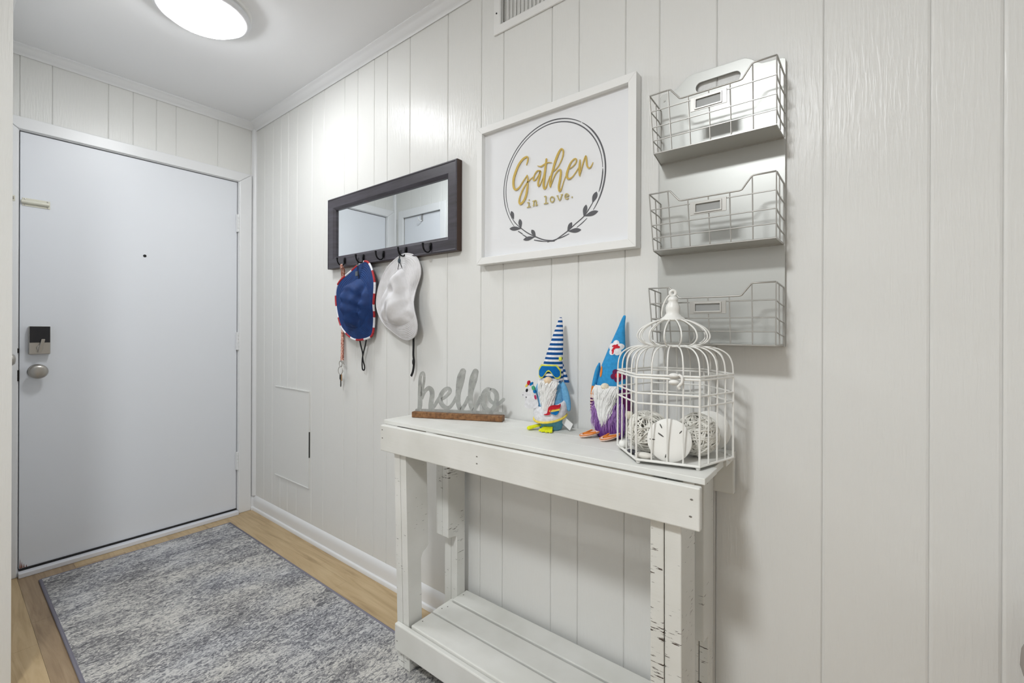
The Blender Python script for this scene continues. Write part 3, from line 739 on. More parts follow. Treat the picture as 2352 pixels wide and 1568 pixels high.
STEM = [[[-161.8,-95.2,2.1],[-142.7,-118.4,2.6],[-117.2,-139.9,3.0],[-89.5,-159.2,3.5],[-58.6,-174.9,3.9],[-25.5,-189.0,3.8],[5.3,-195.2,3.7],[20.4,-194.5,3.7],[45.0,-182.9,3.6],[65.3,-172.2,3.6],[92.8,-154.1,3.5],[122.8,-135.0,3.4],[140.8,-114.9,3.4],[156.4,-93.5,2.5]],[[134.2,-141.9,1.7],[118.3,-153.7,3.0],[99.8,-164.5,2.2]],[[70.1,-181.9,2.2],[45.0,-189.1,3.6],[20.3,-193.2,2.3],[-10.0,-198.1,2.8]],[[-131.2,-147.0,3.0],[-114.3,-158.2,3.5]],[[-111.5,-161.7,3.0],[-97.7,-170.1,3.5]],[[-63.9,-185.2,2.9],[-41.1,-191.0,3.8],[-19.2,-195.3,2.4],[15.4,-198.1,2.8]]]
LEAVES = [[-151.3,-103.6,-163.0,-72.3,14.5],[-120.0,-139.6,-125.8,-105.2,15.2],[-117.2,-139.1,-170.3,-132.7,14.6],[-58.1,-174.1,-75.9,-149.1,13.7],[-59.7,-174.8,-110.3,-178.7,14.0],[152.8,-98.9,167.3,-65.7,16.7],[122.8,-134.1,131.7,-99.3,14.6],[124.1,-134.4,172.8,-126.0,15.0],[64.3,-172.9,80.9,-146.3,14.2],[65.3,-173.0,114.7,-174.7,14.7]]
def mmpts(l): return [(a / 1000, b / 1000, c / 1000) for a, b, c in l]
DA = -.005   # wreath centre sits slightly right of the frame centre
AR = lambda a, b, d: (-d, DA - a, b + .250)
gm = MB()
for k, s_ in enumerate(GATHER): gm.ribbon([(a, b, c * .80) for a, b, c in mmpts(s_)], AR, .0212 + k * .00004, .0230 + k * .00004, 5)
gm.build('gather_lettering', M_gold, back)
for nm, r_ in (('letter_i', (0, 4)), ('letter_n', (4, 9)), ('letter_l', (9, 12)), ('letter_o', (12, 13)), ('letter_v', (13, 16)), ('letter_e', (16, 17)), ('full_stop', (17, 18))):
    im = MB()
    for k in range(*r_): im.ribbon(mmpts(INLOVE[k]), AR, .0212 + k * .00003, .0228 + k * .00003, 4, cap=False)
    im.build(nm, M_gold_s, back)
wm = MB()
def arc(r, a0, a1, wd0, n=60):
    out = []
    for i in range(n + 1):
        t = i / n; a = radians(a0 + (a1 - a0) * t)
        wd = wd0 * (.45 + .55 * min(1, 6 * t, 6 * (1 - t)))
        # thinner on the left, heavier on the right, as inked
        wd *= .72 + .28 * (.5 + .5 * cos(a))
        out.append((r * cos(a), r * sin(a), wd))
    return out
for r, a0, a1, wd in ((.1965, 220, 55, .0046), (.1965, 53.5, -37, .0050), (.1870, 219, 1.5, .0040), (.1875, 0, -21, .0042)):
    wm.ribbon(arc(r, a0, a1, wd), AR, .0184, .0190, 1)
wm.build('wreath_ring', M_ink, back)
sm = MB()
for k, s_ in enumerate(STEM): sm.ribbon(mmpts(s_), AR, .0184, .01910 + .00003 * k, 5)
sm.build('wreath_stem', M_ink, back)
for x0, y0, x1, y1, wd in LEAVES:
    x0, y0, x1, y1, wd = x0 / 1000, y0 / 1000, x1 / 1000, y1 / 1000, wd / 1000
    dx, dy = x1 - x0, y1 - y0; L = hypot(dx, dy); dx /= L; dy /= L
    pol = []
    for sgn in (1, -1):
        rng = range(0, 13) if sgn == 1 else range(11, 0, -1)
        for i in rng:
            t = i / 12; hh = wd / 2 * (sin(pi * t ** 1.35) ** .8 if 0 < t < 1 else 0)
            pol.append((x0 + dx * L * t - dy * hh * sgn, y0 + dy * L * t + dx * hh * sgn))
    MB().prism([pol], AR, .0184, .0194).build('wreath_leaf', M_ink, back)

# ================================================================== WIRE ORGANISER
og = tag(empty('wall_organizer', (0, -2.616, 1.105)), 'grey metal wall file organizer with three wire baskets', 'organizer')
OW, OH = .302, .690
outl = [(0, 0), (OW, 0), (OW, OH - .004), (OW - .006, OH), (.252, OH + .003), (.240, OH + .010), (.230, OH + .020), (.214, OH + .0295), (.088, OH + .0315), (.072, OH + .028), (.045, OH + .006), (.030, OH + .003), (.006, OH + .002), (0, OH - .004)]
hx0, hx1, hz0, hz1 = .096, .204, OH - .022, OH + .004
hole = []
rr = (hz1 - hz0) / 2
for i in range(13): a = pi / 2 + pi * i / 12; hole.append((hx0 + rr + rr * cos(a), (hz0 + hz1) / 2 + rr * sin(a)))
for i in range(13): a = -pi / 2 + pi * i / 12; hole.append((hx1 - rr + rr * cos(a), (hz0 + hz1) / 2 + rr * sin(a)))
MB().prism([outl, hole], W_, .009, .012).build('back_plate', M_org, og, bevel=.0008)
MB().prism([[(OW - .003, 0), (OW, 0), (OW, OH - .005), (OW - .003, OH - .005)]], W_, .001, .0085).build('plate_return', M_org, og)
WR = .0016
def basket(z0, h, name_tag):
    """z0 bottom over plate foot, h full height of the front corners"""
    b = empty('wire_basket', (0, 0, z0)); b.parent = og
    xf, xb = .100, .0125                # distance of front and back from the wall
    L1, L0 = .004, .016                 # left side leans out to the top
    Rr = .2955
    lowz = h * .80
    def F(a, z, d=xf): return (-d, -a, z)
    def left(z): return L0 + (L1 - L0) * z / h
    def span(a, z): return left(z) + (Rr - left(z)) * a
    top = [(0, h), (.172, h), (.187, h - .001), (.262, lowz + .001), (.28, lowz), (.74, lowz), (.757, lowz + .001), (.828, h - .002), (.845, h), (1, h)]
    pts = [F(span(a, z), z) for a, z in top]
    MB().tube(pts, WR * 1.25, 8).build('top_wire', M_wire, b, smooth_=True)
    def topz(a):
        for (a0, z0_), (a1, z1_) in zip(top, top[1:]):
            if a0 <= a <= a1: return z0_ + (z1_ - z0_) * (a - a0) / (a1 - a0)
        return h
    for i in range(7):
        a = i / 6
        zt = topz(a)
        segs = [(0.002, zt)]
        if i == 3: segs = [(.002, h * .52), (h * .735, zt)]
        for za, zb in segs:
            MB().tube([F(span(a, za), za, xf - .0), F(span(a, zb), zb, xf)], WR, 6).build('vertical_wire', M_wire, b)
    for q in (.22, .445, .72):
        z = h * q
        runs = [(0, 1)] if q < .7 else [(0, .40), (.64, 1)]
        for a0, a1 in runs:
            MB().tube([F(span(a0, z), z), F(span(a1, z), z)], WR, 6).build('front_wire', M_wire, b)
        for sl, dip in ((0, .004), (1, .008)):
            p = [F(span(sl, z), z), (-.075, -span(sl, z) + 0, z - dip * .4), (-.04, -(span(sl, z) + (.002 if sl else .0)), z - dip), (-xb, -(OW - .002 if sl else .003), z - dip * 1.4)]
            MB().tube(smooth(p, 4), WR, 6).build('side_wire', M_wire, b)
    for sl in (0, 1):
        zt = h
        MB().tube([F(span(sl, zt), zt), (-xb, -(OW - .003 if sl else .003), zt - .006)], WR * 1.2, 6).build('side_wire', M_wire, b)
        MB().tube([(-xb, -(OW - .003 if sl else .003), zt - .006), (-xb, -(OW - .003 if sl else .003), .0)], WR * 1.2, 6).build('back_wire', M_wire, b)
        MB().tube([(-.056, -span(sl, zt), zt - .003), (-.056, -(span(sl, 0) * .6 + (OW - .003 if sl else .003) * .4), .002)], WR, 6).build('side_upright', M_wire, b)
    tray = MB().hexa([(-xf, -Rr, 0), (-xf, -Rr, .002), (-xf, -L0, 0), (-xf, -L0, .002), (-xb, -OW + .003, 0), (-xb, -OW + .003, .002), (-xb, -.003, 0), (-xb, -.003, .002)])
    tray.build('basket_floor', M_org, b)
    MB().tube([(-xf, -L0, 0), (-xf, -Rr, 0), (-xb, -OW + .003, -.001), (-xb, -.003, -.001)], WR * 1.3, 6, True).build('floor_wire', M_wire, b)
    # label holder
    a0, a1, zl0, zl1 = .109, .193, h * .515, h * .735
    lh = MB().prism([[(a0, zl0), (a1, zl0), (a1, zl1), (a0, zl1)], [(a0 + .014, zl0 + .007), (a0 + .014, zl1 - .007), (a1 - .014, zl1 - .007), (a1 - .014, zl0 + .007)]], W_, xf + .0017, xf + .0035)
    lo = lh.build('label_holder', M_wire, b, bevel=.0006)
    MB().prism([[(a0 + .010, zl0 + .003), (a1 - .010, zl0 + .003), (a1 - .010, zl1 - .003), (a0 + .010, zl1 - .003)], [(a0 + .014, zl0 + .007), (a0 + .014, zl1 - .007), (a1 - .014, zl1 - .007), (a1 - .014, zl0 + .007)]], W_, xf + .0035, xf + .0058).build('holder_rim', M_wire, lo, bevel=.0006)
    MB().prism([[(a0 + .002, zl0 + .002), (a1 - .002, zl0 + .002), (a1 - .002, zl1 - .002), (a0 + .002, zl1 - .002)]], W_, xf + .0006, xf + .0016).build('blank_label', plain('label_grey', (150, 151, 149), .4), lo)
    return b
basket(1.604 - 1.105, .155, 'upper')
basket(1.351 - 1.105, .149, 'middle')
basket(1.110 - 1.105, .143, 'lower')
MB().tube([W_(.012, OH - .016, .012), W_(.012, OH - .016, .0135)], .003, 8).tube([W_(OW - .010, .36, .012), W_(OW - .010, .36, .0135)], .003, 8).build('rivet', M_wire, og)

# ================================================================== CONSOLE TABLE
def tz(y): return .827 + .0122 * (-1.74 - y)      # top of the console, it runs up slightly to the right
ct = tag(empty('console_table', (-.16, -2.28, 0)), 'rustic white painted console table of rough pallet boards with a slatted lower shelf', 'console table')
def part(m, name, mat=None, **k):
    return wp(m.build(name, mat or M_con, None, **k), ct)
def slab(x0, x1, y0, y1, dz0, dz1):
    """board that follows the slope of the top"""
    return MB().hexa([(x, y, tz(y) + dz) for x in (x0, x1) for y in (y0, y1) for dz in (dz0, dz1)])
# three top boards
part(slab(-.287, -.192, -2.812, -1.738, -.0135, 0), 'top_board', bevel=.0014)
part(slab(-.1914, -.1082, -2.806, -1.740, -.0185, -.0002), 'top_board', bevel=.0010)
part(slab(-.1076, -.012, -2.812, -1.735, -.018, -.0001), 'top_board', bevel=.0010)
# upper rails, front and rear
m = MB().hexa([(x + (-.0035 if y < -2.3 else 0), y, tz(y) + dz) for x in (-.306, -.2885) for y in (-2.808, -1.7455) for dz in (-.103, -.0142)])
part(m, 'upper_rail', bevel=.003)
part(slab(-.0325, -.014, -2.812, -1.745, -.105, -.0185), 'upper_rail', bevel=.003)
# lower rails
LR = lambda x0, x1, y0, y1: MB().box(x0, x1, y0, y1, .072, .160)
part(LR(-.306, -.2885, -2.80, -1.828), 'lower_rail', bevel=.004)
part(LR(-.0325, -.0235, -2.80, -1.828), 'lower_rail', bevel=.003)
# legs: pairs of notched stringer boards, standing slightly out of plumb
def leg(x0, x1, xn, y0, y1, lean, notch_back, zf, znotch=.395, nm='leg'):
    """profile in x,z; notch on the inner edge below znotch; lean shifts the foot in y"""
    zt = tz((y0 + y1) / 2) - .0187
    if notch_back:   # notch on the wall side (front legs)
        pr = [(x0, zf), (xn, zf), (xn, znotch - .035), (xn + (x1 - xn) * .25, znotch - .018), (x1 - .004, znotch - .006), (x1, znotch + .004), (x1, zt), (x0, zt)]
    else:
        pr = [(xn, zf), (x1, zf), (x1, zt), (x0, zt), (x0, znotch), (x0 + .004, znotch - .003), (xn - .004, znotch - .006), (xn, znotch - .012)]
    m = MB()
    def fn(a, b, d):
        k = (zt - b) / zt
        return (a, d + lean * k, b)
    m.prism([pr], fn, y0, y1)
    return part(m, nm, M_con_leg, bevel=.0022)
leg(-.288, -.195, -.229, -1.8262, -1.797, -.028, True, .0088)
leg(-.2872, -.1955, -.230, -1.857, -1.8275, -.028, True, .0088)
leg(-.288, -.191, -.191, -2.7268, -2.697, -.004, True, .0088, .3)
leg(-.2872, -.191, -.191, -2.7640, -2.7285, -.004, True, .0088, .3)
leg(-.120, -.034, -.077, -1.858, -1.825, -.004, False, .001)
leg(-.121, -.034, -.077, -1.889, -1.8595, -.004, False, .001)
leg(-.120, -.034, -.078, -2.742, -2.712, .0, False, .001)
leg(-.120, -.034, -.077, -2.7655, -2.7435, .0, False, .001)
# lower shelf slats
for i, (x0, x1, dz) in enumerate(((-.2875, -.199, .002), (-.190, -.109, .0), (-.1005, -.024, .001))):
    y0 = -2.690; y1 = -1.8915 if i != 1 else -1.886
    m = MB()
    def fs(u, v):
        return (x0 + u * (x1 - x0), y0 + v * (y1 - y0), 0)
    m.box(x0, x1, y0, y1, .1475 + dz, .1655 + dz)
    part(m, 'shelf_slat', bevel=.003)
part(MB().box(-.285, -.035, -1.945, -1.900, .100, .1474), 'shelf_bearer')
part(MB().box(-.285, -.035, -2.690, -2.645, .100, .1474), 'shelf_bearer')
part(MB().box(-.150, -.0775, -1.886, -1.868, .085, .150), 'shelf_block')
# nails and knots
nl = MB()
for y, dz in ((-1.757, -.030), (-1.758, -.058), (-2.792, -.040), (-2.790, -.075), (-2.20, -.05), (-2.20, -.07)):
    nl.ell((-.3062 - (.0035 if y < -2.7 else .0014 if y < -2 else 0), y, tz(y) + dz), (.0009, .0035, .002), n=8, k=4)
for y, zz in ((-1.842, .105),): nl.ell((-.3062, y, zz), (.0009, .003, .002), n=8, k=4)
for x, y, z in ((-.25, -1.905, .1676), (-.16, -1.902, .1656), (-.14, -1.91, .1656), (-.055, -1.905, .1666)): nl.ell((x, y, z), (.0025, .0025, .0007), n=8, k=4)
part(nl, 'nail_heads', plain('nail_grey', (120, 116, 110), .6, .3))

# ================================================================== HELLO SIGN
BL = (-.200, -1.798); BD = (.36316, -.93173); BN = (.93173, .36316)
hs = tag(empty('hello_sign', (BL[0], BL[1], tz(-1.95) + .0006)), 'galvanised metal script sign reading hello on a wooden base', 'sign')
def HF(a, b, d): return (BD[0] * a + BN[0] * d, BD[1] * a + BN[1] * d, b)
sl_ = (tz(-2.111) - tz(-1.798)) / .336
def HB(a, b, d):
    x, y, z = HF(a, b, d); return (x, y, z + sl_ * (a - .16))
m = MB(); m.hexa([HB(a, b, d) for d in (0, .032) for a in (-.0107, .330) for b in (0, .0205)])
m.build('sign_base', M_walnut, hs, bevel=.0022)
hm = MB()
for k, s_ in enumerate(HELLO): hm.ribbon([(a, b - .0008, c * (.74 if k == 0 and 4 <= q <= 12 else .86 if k == 3 else .92)) for q, (a, b, c) in enumerate(mmpts(s_))], HB, .0150 + k * .00004, .0170 + k * .00004, 6)
hm.build('hello_lettering', M_galv, hs)

# ================================================================== GNOMES
def felt(name, col, dk=None, rough=.9):
    m = Mat(name, col, rough, spec=.2)
    dk = dk or tuple(int(c * .9) for c in col)
    m.color(m.ramp(m.noise(sc=120, detail=3), [(.3, dk), (.7, col)])); m.bump(m.noise(sc=400, detail=2), .35, .001)
    return m.m
F_white = felt('felt_white', (238, 238, 242)); F_navy = felt('felt_navy', (22, 82, 148)); F_lens = felt('felt_lens', (16, 112, 186))
F_lime = felt('felt_lime', (228, 232, 92)); F_sky = felt('felt_sky', (120, 184, 226)); F_teal = felt('felt_teal', (104, 170, 192))
F_peach = felt('felt_peach', (242, 216, 182)); F_red = felt('felt_red', (206, 44, 58)); F_yel = felt('felt_yellow', (246, 220, 100))
F_blue2 = felt('felt_blue', (20, 120, 190)); F_green = felt('felt_green', (82, 178, 128)); F_mag = felt('felt_magenta', (200, 64, 110))
F_foot = felt('felt_flipper', (232, 236, 40)); F_fur = plain('white_fur', (238, 238, 236), .9, spec=.2)
F_hat2 = felt('felt_azure', (56, 152, 210)); F_or = felt('felt_orange', (232, 138, 62)); F_pur = felt('felt_purple', (108, 64, 146))
F_plum = felt('felt_plum', (92, 34, 82)); F_cream = felt('felt_cream', (236, 228, 206)); F_lav = plain('lavender_fuzz', (176, 134, 200), .9)
F_pink = felt('felt_shell_pink', (244, 214, 198)); F_blk = plain('print_black', (20, 20, 24), .8); F_dpur = felt('felt_deep_purple', (112, 40, 84))

def hatcone(sections, bands, n=22, sy=.72, sub=8):
    """sections (z,u,r,yoff) bottom to top, interpolated, faces banded by material"""
    S = smooth(sections, sub)
    m = MB(); vs = []
    for z, u, r, y in S:
        for j in range(n):
            a = 2 * pi * j / n
            vs.append((u + r * cos(a), y + r * sy * sin(a), z))
    for i in range(len(S) - 1):
        zc = (S[i][0] + S[i + 1][0]) / 2
        mi = bands(zc)
        fs = [(i * n + j, i * n + (j + 1) % n, (i + 1) * n + (j + 1) % n, (i + 1) * n + j) for j in range(n)]
        if i == 0: o = len(m.v); m.v += vs
        for f in fs: m.f.append(tuple(q + o for q in f)); m.m.append(mi)
    m.f.append(tuple(o + j for j in range(n))); m.m.append(bands(S[0][0]))
    m.f.append(tuple(o + (len(S) - 1) * n + j for j in range(n))); m.m.append(bands(S[-1][0]))
    return m
def fur(n, root, tip, r0, seed, mi=0, k=3):
    rng = random.Random(seed); m = MB()
    for _ in range(n):
        s = rng.random(); t = rng.random()
        p = Vector(root(s, t)); q = Vector(tip(s, t)) + Vector((rng.gauss(0, .0022), rng.gauss(0, .0016), rng.gauss(0, .003)))
        c = (p + q) / 2 + Vector((rng.gauss(0, .0022), -.004 - rng.random() * .003, rng.gauss(0, .002)))
        pts = smooth([tuple(p), tuple(c), tuple(q)], 3)
        nn = len(pts)
        m.tube(pts, [r0 * (1 - .85 * i / (nn - 1)) for i in range(nn)], 4, cap=False)
    return m

# ---- gnome with snorkel mask and unicorn swim ring
ga = tag(empty('plush_gnome', (-.074, -2.297, tz(-2.297) + .0003), radians(-72)), 'small plush gnome in striped hat with swim goggles and unicorn ring', 'plush toy')
sA = .72
MB().lathe([(.028, 0), (.035, .004), (.040, .022), (.0425, .05), (.041, .09), (.037, .125), (.031, .155), (.022, .172)], 28, sy=sA, mfn=lambda i: 0 if i < 3 else 1).build('body', [F_teal, F_sky], ga, smooth_=True)
hat_s = [(.152, .001, .0375, .002), (.172, .002, .0365, .003), (.205, .006, .0305, .004), (.24, .011, .0255, .008), (.273, .016, .0200, .013), (.301, .019, .0150, .019), (.328, .022, .0092, .025), (.346, .0235, .0050, .028), (.3495, .024, .002, .029)]
hc = hatcone(hat_s, lambda z: 1 if ((z - .2040) / .0143) % 1 < .5 and z > .150 else 0, sub=26)
hc.build('hat', [F_white, F_navy], ga, smooth_=True)
fl = MB()
for q in range(8):
    z1 = .212 - q * .0082; z0 = z1 - .0082
    w1 = .004 + q * .0011; w0 = w1 + .0011
    xo = .027 + q * .0018
    fl.hexa([(xo + .0018, .008, z0), (xo, .008, z1), (xo + .0018, .022, z0), (xo, .022, z1), (xo + .0018 + w0, .008, z0), (xo + w1, .008, z1), (xo + .0018 + w0, .022, z0), (xo + w1, .022, z1)], q % 2)
fl.build('hat_flap', [F_white, F_navy], ga)
def wrap(r, off, sy=sA, cy=0.002):
    """bend a flat front shape around the head"""
    def fn(a, b, d):
        rr = r + off + d
        an = a / r
        return (rr * sin(an), cy - rr * sy * cos(an), b)
    return fn
def gog(a): # lower edge of the mask over a in -1..1
    return .0 if abs(a) > .62 else .022 * (cos(a / .62 * pi) * .5 + .5)
def mask(half, zt, zb, fn, mi, d0, d1, edge=.0):
    m = MB()
    def g(d):
        def f(u, v):
            a = -1 + 2 * u
            lo = zb + gog(a) + .006 * max(0, abs(a) - .8) / .2; hi = zt - .016 * max(0, abs(a) - .62) / .38
            return fn(a * half, lo + (hi - lo) * v, d)
        return f
    m.grid(g(d1), 28, 8, mi); 
    e = [g(d1)(i / 28, 0) for i in range(29)] + [g(d1)(1, j / 8) for j in range(1, 9)] + [g(d1)(i / 28, 1) for i in range(27, -1, -1)] + [g(d1)(0, j / 8) for j in range(7, 0, -1)]
    return m, e
wm_ = wrap(.0375, .0)
m, e = mask(.0395, .203, .160, wm_, 0, 0, .0022)
fr = m.build('goggle_frame', F_lime, ga, solid=.003)
m, e2 = mask(.0345, .1985, .1645, wm_, 0, 0, .0042)
m.build('goggle_lens', F_lens, fr, solid=.001)
MB().box(.028, .036, -.012, .002, .215, .226).build('goggle_strap', F_lime, ga, bevel=.001)
MB().ell((-.0, -.031, .1545), (.0135, .011, .012), n=18, k=12).build('nose', F_peach, ga, smooth_=True)
bd = fur(330, lambda s, t: ((s - .5) * .066 * (1 - .45 * t), -.0225 - .012 * sqrt(max(0, 1 - (2 * s - 1) ** 2)), .154 - .058 * t),
         lambda s, t: ((s - .5) * .048 * (1 - .75 * t) - .006, -.030 - .012 * sqrt(max(0, 1 - (2 * s - 1) ** 2)), .122 - .066 * t), .0026, 3)
bd.grid(lambda u, v: ((u - .5) * .064 * (1 - .72 * v) - .006 * v, -.022 - .013 * sqrt(max(0, 1 - (2 * u - 1) ** 2)) - .003 * v, .155 - .095 * v), 12, 8)
bd.build('beard', F_fur, ga)
R_ = Matrix.Rotation(radians(-14), 3, 'Y')
MB().ell((.0475, .0, .105), (.0125, .010, .047), mat=R_, n=16, k=12).build('arm', F_sky, ga, smooth_=True)
MB().ell((-.044, .0, .105), (.0115, .010, .044), mat=Matrix.Rotation(radians(12), 3, 'Y'), n=16, k=12).build('arm', F_sky, ga, smooth_=True)
# unicorn swim ring
ring = MB()
def rf(off, thick):
    def f(u, v):
        a = 2 * pi * u; b = 2 * pi * v
        R0 = .046 + .008 * cos(b) * thick; z = .064 + .025 * sin(b) + off
        return (R0 * cos(a) - .001, R0 * .80 * sin(a) - .002, z + .007 * cos(a) - .013 * max(0, -sin(a)))
    return f
ring.grid(rf(0, 1), 40, 14, closed_u=True)
rg2 = ring.build('swim_ring', F_white, ga, smooth_=True)
MB().tube([(.0515 * cos(a) - .001, .0515 * .80 * sin(a) - .002, .0415 + .007 * cos(a) - .013 * max(0, -sin(a))) for a in [2 * pi * i / 40 for i in range(40)]], .0034, 8, True).build('ring_piping', F_yel, rg2, smooth_=True)
hd = [(-.036, .064), (-.060, .066), (-.0605, .090), (-.068, .094), (-.069, .102), (-.061, .110), (-.054, .122), (-.047, .128), (-.041, .124), (-.036, .108), (-.031, .088), (-.028, .072)]
HDm = lambda a, b, d: ((a + .04) * 1.22 - .046, -.030 + d + (a + .04) * .34, (b - .064) * 1.18 + .068)
hdo = MB().prism([smooth(hd, 3, True)], HDm, -.004, .004).build('unicorn_head', F_white, rg2, bevel=.001)
def patch(poly, mat, nm, par, fn, d0, d1): return MB().prism([smooth(poly, 3, True)], fn, d0, d1).build(nm, mat, par)
def oval(cx, cy, rx, ry, n=12, rot=0): return [(cx + rx * cos(2 * pi * i / n) * cos(rot) - ry * sin(2 * pi * i / n) * sin(rot), cy + rx * cos(2 * pi * i / n) * sin(rot) + ry * sin(2 * pi * i / n) * cos(rot)) for i in range(n)]
patch(oval(-.052, .130, .0034, .0060), F_red, 'mane', hdo, HDm, -.0055, .003)
patch(oval(-.0565, .1235, .0022, .0055, rot=-.5), F_yel, 'horn', hdo, HDm, -.0052, .002)
patch(oval(-.0455, .1275, .0030, .0050, rot=-.6), F_blue2, 'mane', hdo, HDm, -.0054, .003)
patch(oval(-.0405, .1165, .0034, .0060, rot=.3), F_green, 'mane', hdo, HDm, -.0054, .003)
patch(oval(-.0375, .1075, .0030, .0048, rot=.3), F_blue2, 'mane', hdo, HDm, -.0053, .003)
patch(oval(-.0350, .0930, .0026, .0062, rot=.2), F_mag, 'mane', hdo, HDm, -.0053, .003)
patch(oval(-.0560, .1105, .0028, .0045, rot=-.2), F_blk, 'eye', hdo, HDm, -.0048, 0)
patch(oval(-.0655, .0985, .0008, .0012), F_blk, 'nostril', hdo, HDm, -.0046, 0)
patch(oval(-.0575, .0925, .0010, .0020), F_blk, 'mouth', hdo, HDm, -.0046, 0)
TL_ = lambda a, b, d: (.0555 * sin(a / .05), -.003 - .0448 * cos(a / .05) + d, (b - .06) * 1.15 + .063)
patch([(-.008, .052), (.002, .056), (.006, .071), (.016, .077), (.034, .078), (.040, .081), (.038, .070), (.022, .066), (.014, .064), (.008, .052)], F_red, 'tail', rg2, TL_, -.004, .002)
patch([(.010, .0645), (.036, .0685), (.036, .0640), (.012, .0595)], F_yel, 'tail', rg2, TL_, -.0042, .002)
patch([(.011, .0595), (.034, .0620), (.029, .0525), (.020, .0535)], F_blue2, 'tail', rg2, TL_, -.0042, .002)
def flipper(x0, y0, phi, L, w0, w1):
    dx, dy = sin(phi), -cos(phi); nx, ny = cos(phi), sin(phi)
    out = [(-w0, 0), (w0, 0), (w1, L * .86), (w1 * .72, L), (w1 * .45, L * .88), (w1 * .15, L * 1.02), (-w1 * .15, L * .88), (-w1 * .5, L * 1.0), (-w1 * .75, L * .86), (-w1, L * .94)]
    MB().prism([out], lambda a, b, d: (x0 + dx * b + nx * a, y0 + dy * b + ny * a, .0006 + d + (L * 1.02 - b) * .26), 0, .0055).build('flipper', F_foot, ga, bevel=.0012)
flipper(-.024, -.010, radians(-66), .048, .008, .015)
flipper(.001, -.022, radians(-6), .034, .012, .022)
tg = MB().hexa([(.034, -.006, .026), (.042, -.006, .046), (.034, -.0068, .026), (.042, -.0068, .046), (.064, -.014, .004), (.074, -.014, .024), (.064, -.0148, .004), (.074, -.0148, .024)])
tg.build('care_tag', plain('tag_white', (232, 232, 232), .7), ga)

# ---- gnome with flower hat and flip flops
gb = tag(empty('plush_gnome', (-.058, -2.489, tz(-2.489) + .0003), radians(-88)), 'purple plush gnome with tall blue flower hat beside the bird cage', 'plush toy')
MB().lathe([(.034, 0), (.041, .004), (.0455, .025), (.0465, .055), (.045, .09), (.042, .12), (.038, .15), (.030, .17)], 28, sy=.70).build('body', F_pur, gb, smooth_=True)
hat_b = [(.140, .003, .0435, .0), (.160, .005, .0420, .0), (.200, .010, .0365, .002), (.235, .015, .0290, .006), (.262, .019, .0230, .010), (.300, .024, .0135, .018), (.318, .0265, .0095, .022), (.335, .029, .0065, .026), (.347, .0315, .0042, .029), (.350, .032, .0016, .029)]
hatcone(hat_b, lambda z: 0, sy=.70).build('hat', F_hat2, gb, smooth_=True)
def onhat(z, u0, sy=.70):
    zs = [h_[0] for h_ in hat_b]
    for h0, h1 in zip(hat_b, hat_b[1:]):
        if h0[0] <= z <= h1[0]:
            t = (z - h0[0]) / (h1[0] - h0[0]); u = h0[1] + (h1[1] - h0[1]) * t; r = h0[2] + (h1[2] - h0[2]) * t; y = h0[3] + (h1[3] - h0[3]) * t
            k = min(.98, abs(u0 - u) / r)
            return y - r * sy * sqrt(1 - k * k)
    return 0
HFn = lambda a, b, d: (a, onhat(b, a) - .0010 - d, b)
def hatpatch(pts, cx, cz, d):
    """felt patch following the curve of the hat"""
    K = 6; n = len(pts)
    m = MB()
    vs = [HFn(cx, cz, d)]
    for k in range(1, K + 1):
        vs += [HFn(cx + (p[0] - cx) * k / K, cz + (p[1] - cz) * k / K, d) for p in pts]
    vs += [HFn(p[0], p[1], -.001) for p in pts]
    fs = [(0, 1 + i, 1 + (i + 1) % n) for i in range(n)]
    for k in range(K):
        fs += [(1 + k * n + i, 1 + k * n + (i + 1) % n, 1 + (k + 1) * n + (i + 1) % n, 1 + (k + 1) * n + i) for i in range(n)]
    return m.add(vs, fs)
def petal_flower(cx, cz, r, mat, nm, n=5, rot=.3):
    pts = []
    for i in range(60):
        a = 2 * pi * i / 60
        rr = r * (.70 + .30 * abs(cos(n * (a - rot) / 2)) ** .8)
        pts.append((cx + rr * cos(a), cz + rr * sin(a)))
    return hatpatch(pts, cx, cz, .0008).build(nm, mat, gb)
f1 = petal_flower(.0200, .256, .0225, F_white, 'flower_patch')
for (x0, z0, x1, z1, wd) in ((.0125, .249, .0205, .258, .005), (.0205, .258, .030, .259, .006), (.012, .261, .022, .263, .004), (.0145, .241, .0155, .248, .004), (.0165, .255, .025, .265, .005)):
    MB().ribbon([(x0, z0, wd), ((x0 + x1) / 2, (z0 + z1) / 2 + .001, wd * 1.3), (x1, z1, wd)], HFn, .0008, .0018, 4).build('stamen', F_red, f1)
hatpatch(oval(-.019, .188, .0050, .016), -.019, .188, .0006).build('flower_patch', F_or, gb)
f2 = petal_flower(.033, .180, .0190, F_dpur, 'flower_patch', rot=.9)
hatpatch(oval(.033, .180, .007, .007), .033, .180, .0013).build('stamen', F_red, f2)
MB().ell((.0, -.0325, .1475), (.0125, .009, .010), n=18, k=12).build('nose', F_cream, gb, smooth_=True)
bd = fur(520, lambda s, t: ((s - .5) * .076 * (1 - .35 * t), -.021 - .013 * sqrt(max(0, 1 - (2 * s - 1) ** 2)), .149 - .062 * t),
         lambda s, t: ((s - .5) * .060 * (1 - .80 * t) - .004, -.032 - .010 * sqrt(max(0, 1 - (2 * s - 1) ** 2)), .116 - .078 * t), .0024, 5)
bd.grid(lambda u, v: ((u - .5) * .074 * (1 - .78 * v) - .004 * v, -.021 - .014 * sqrt(max(0, 1 - (2 * u - 1) ** 2)) - .003 * v, .150 - .100 * v), 12, 8)
bd.build('beard', F_fur, gb)
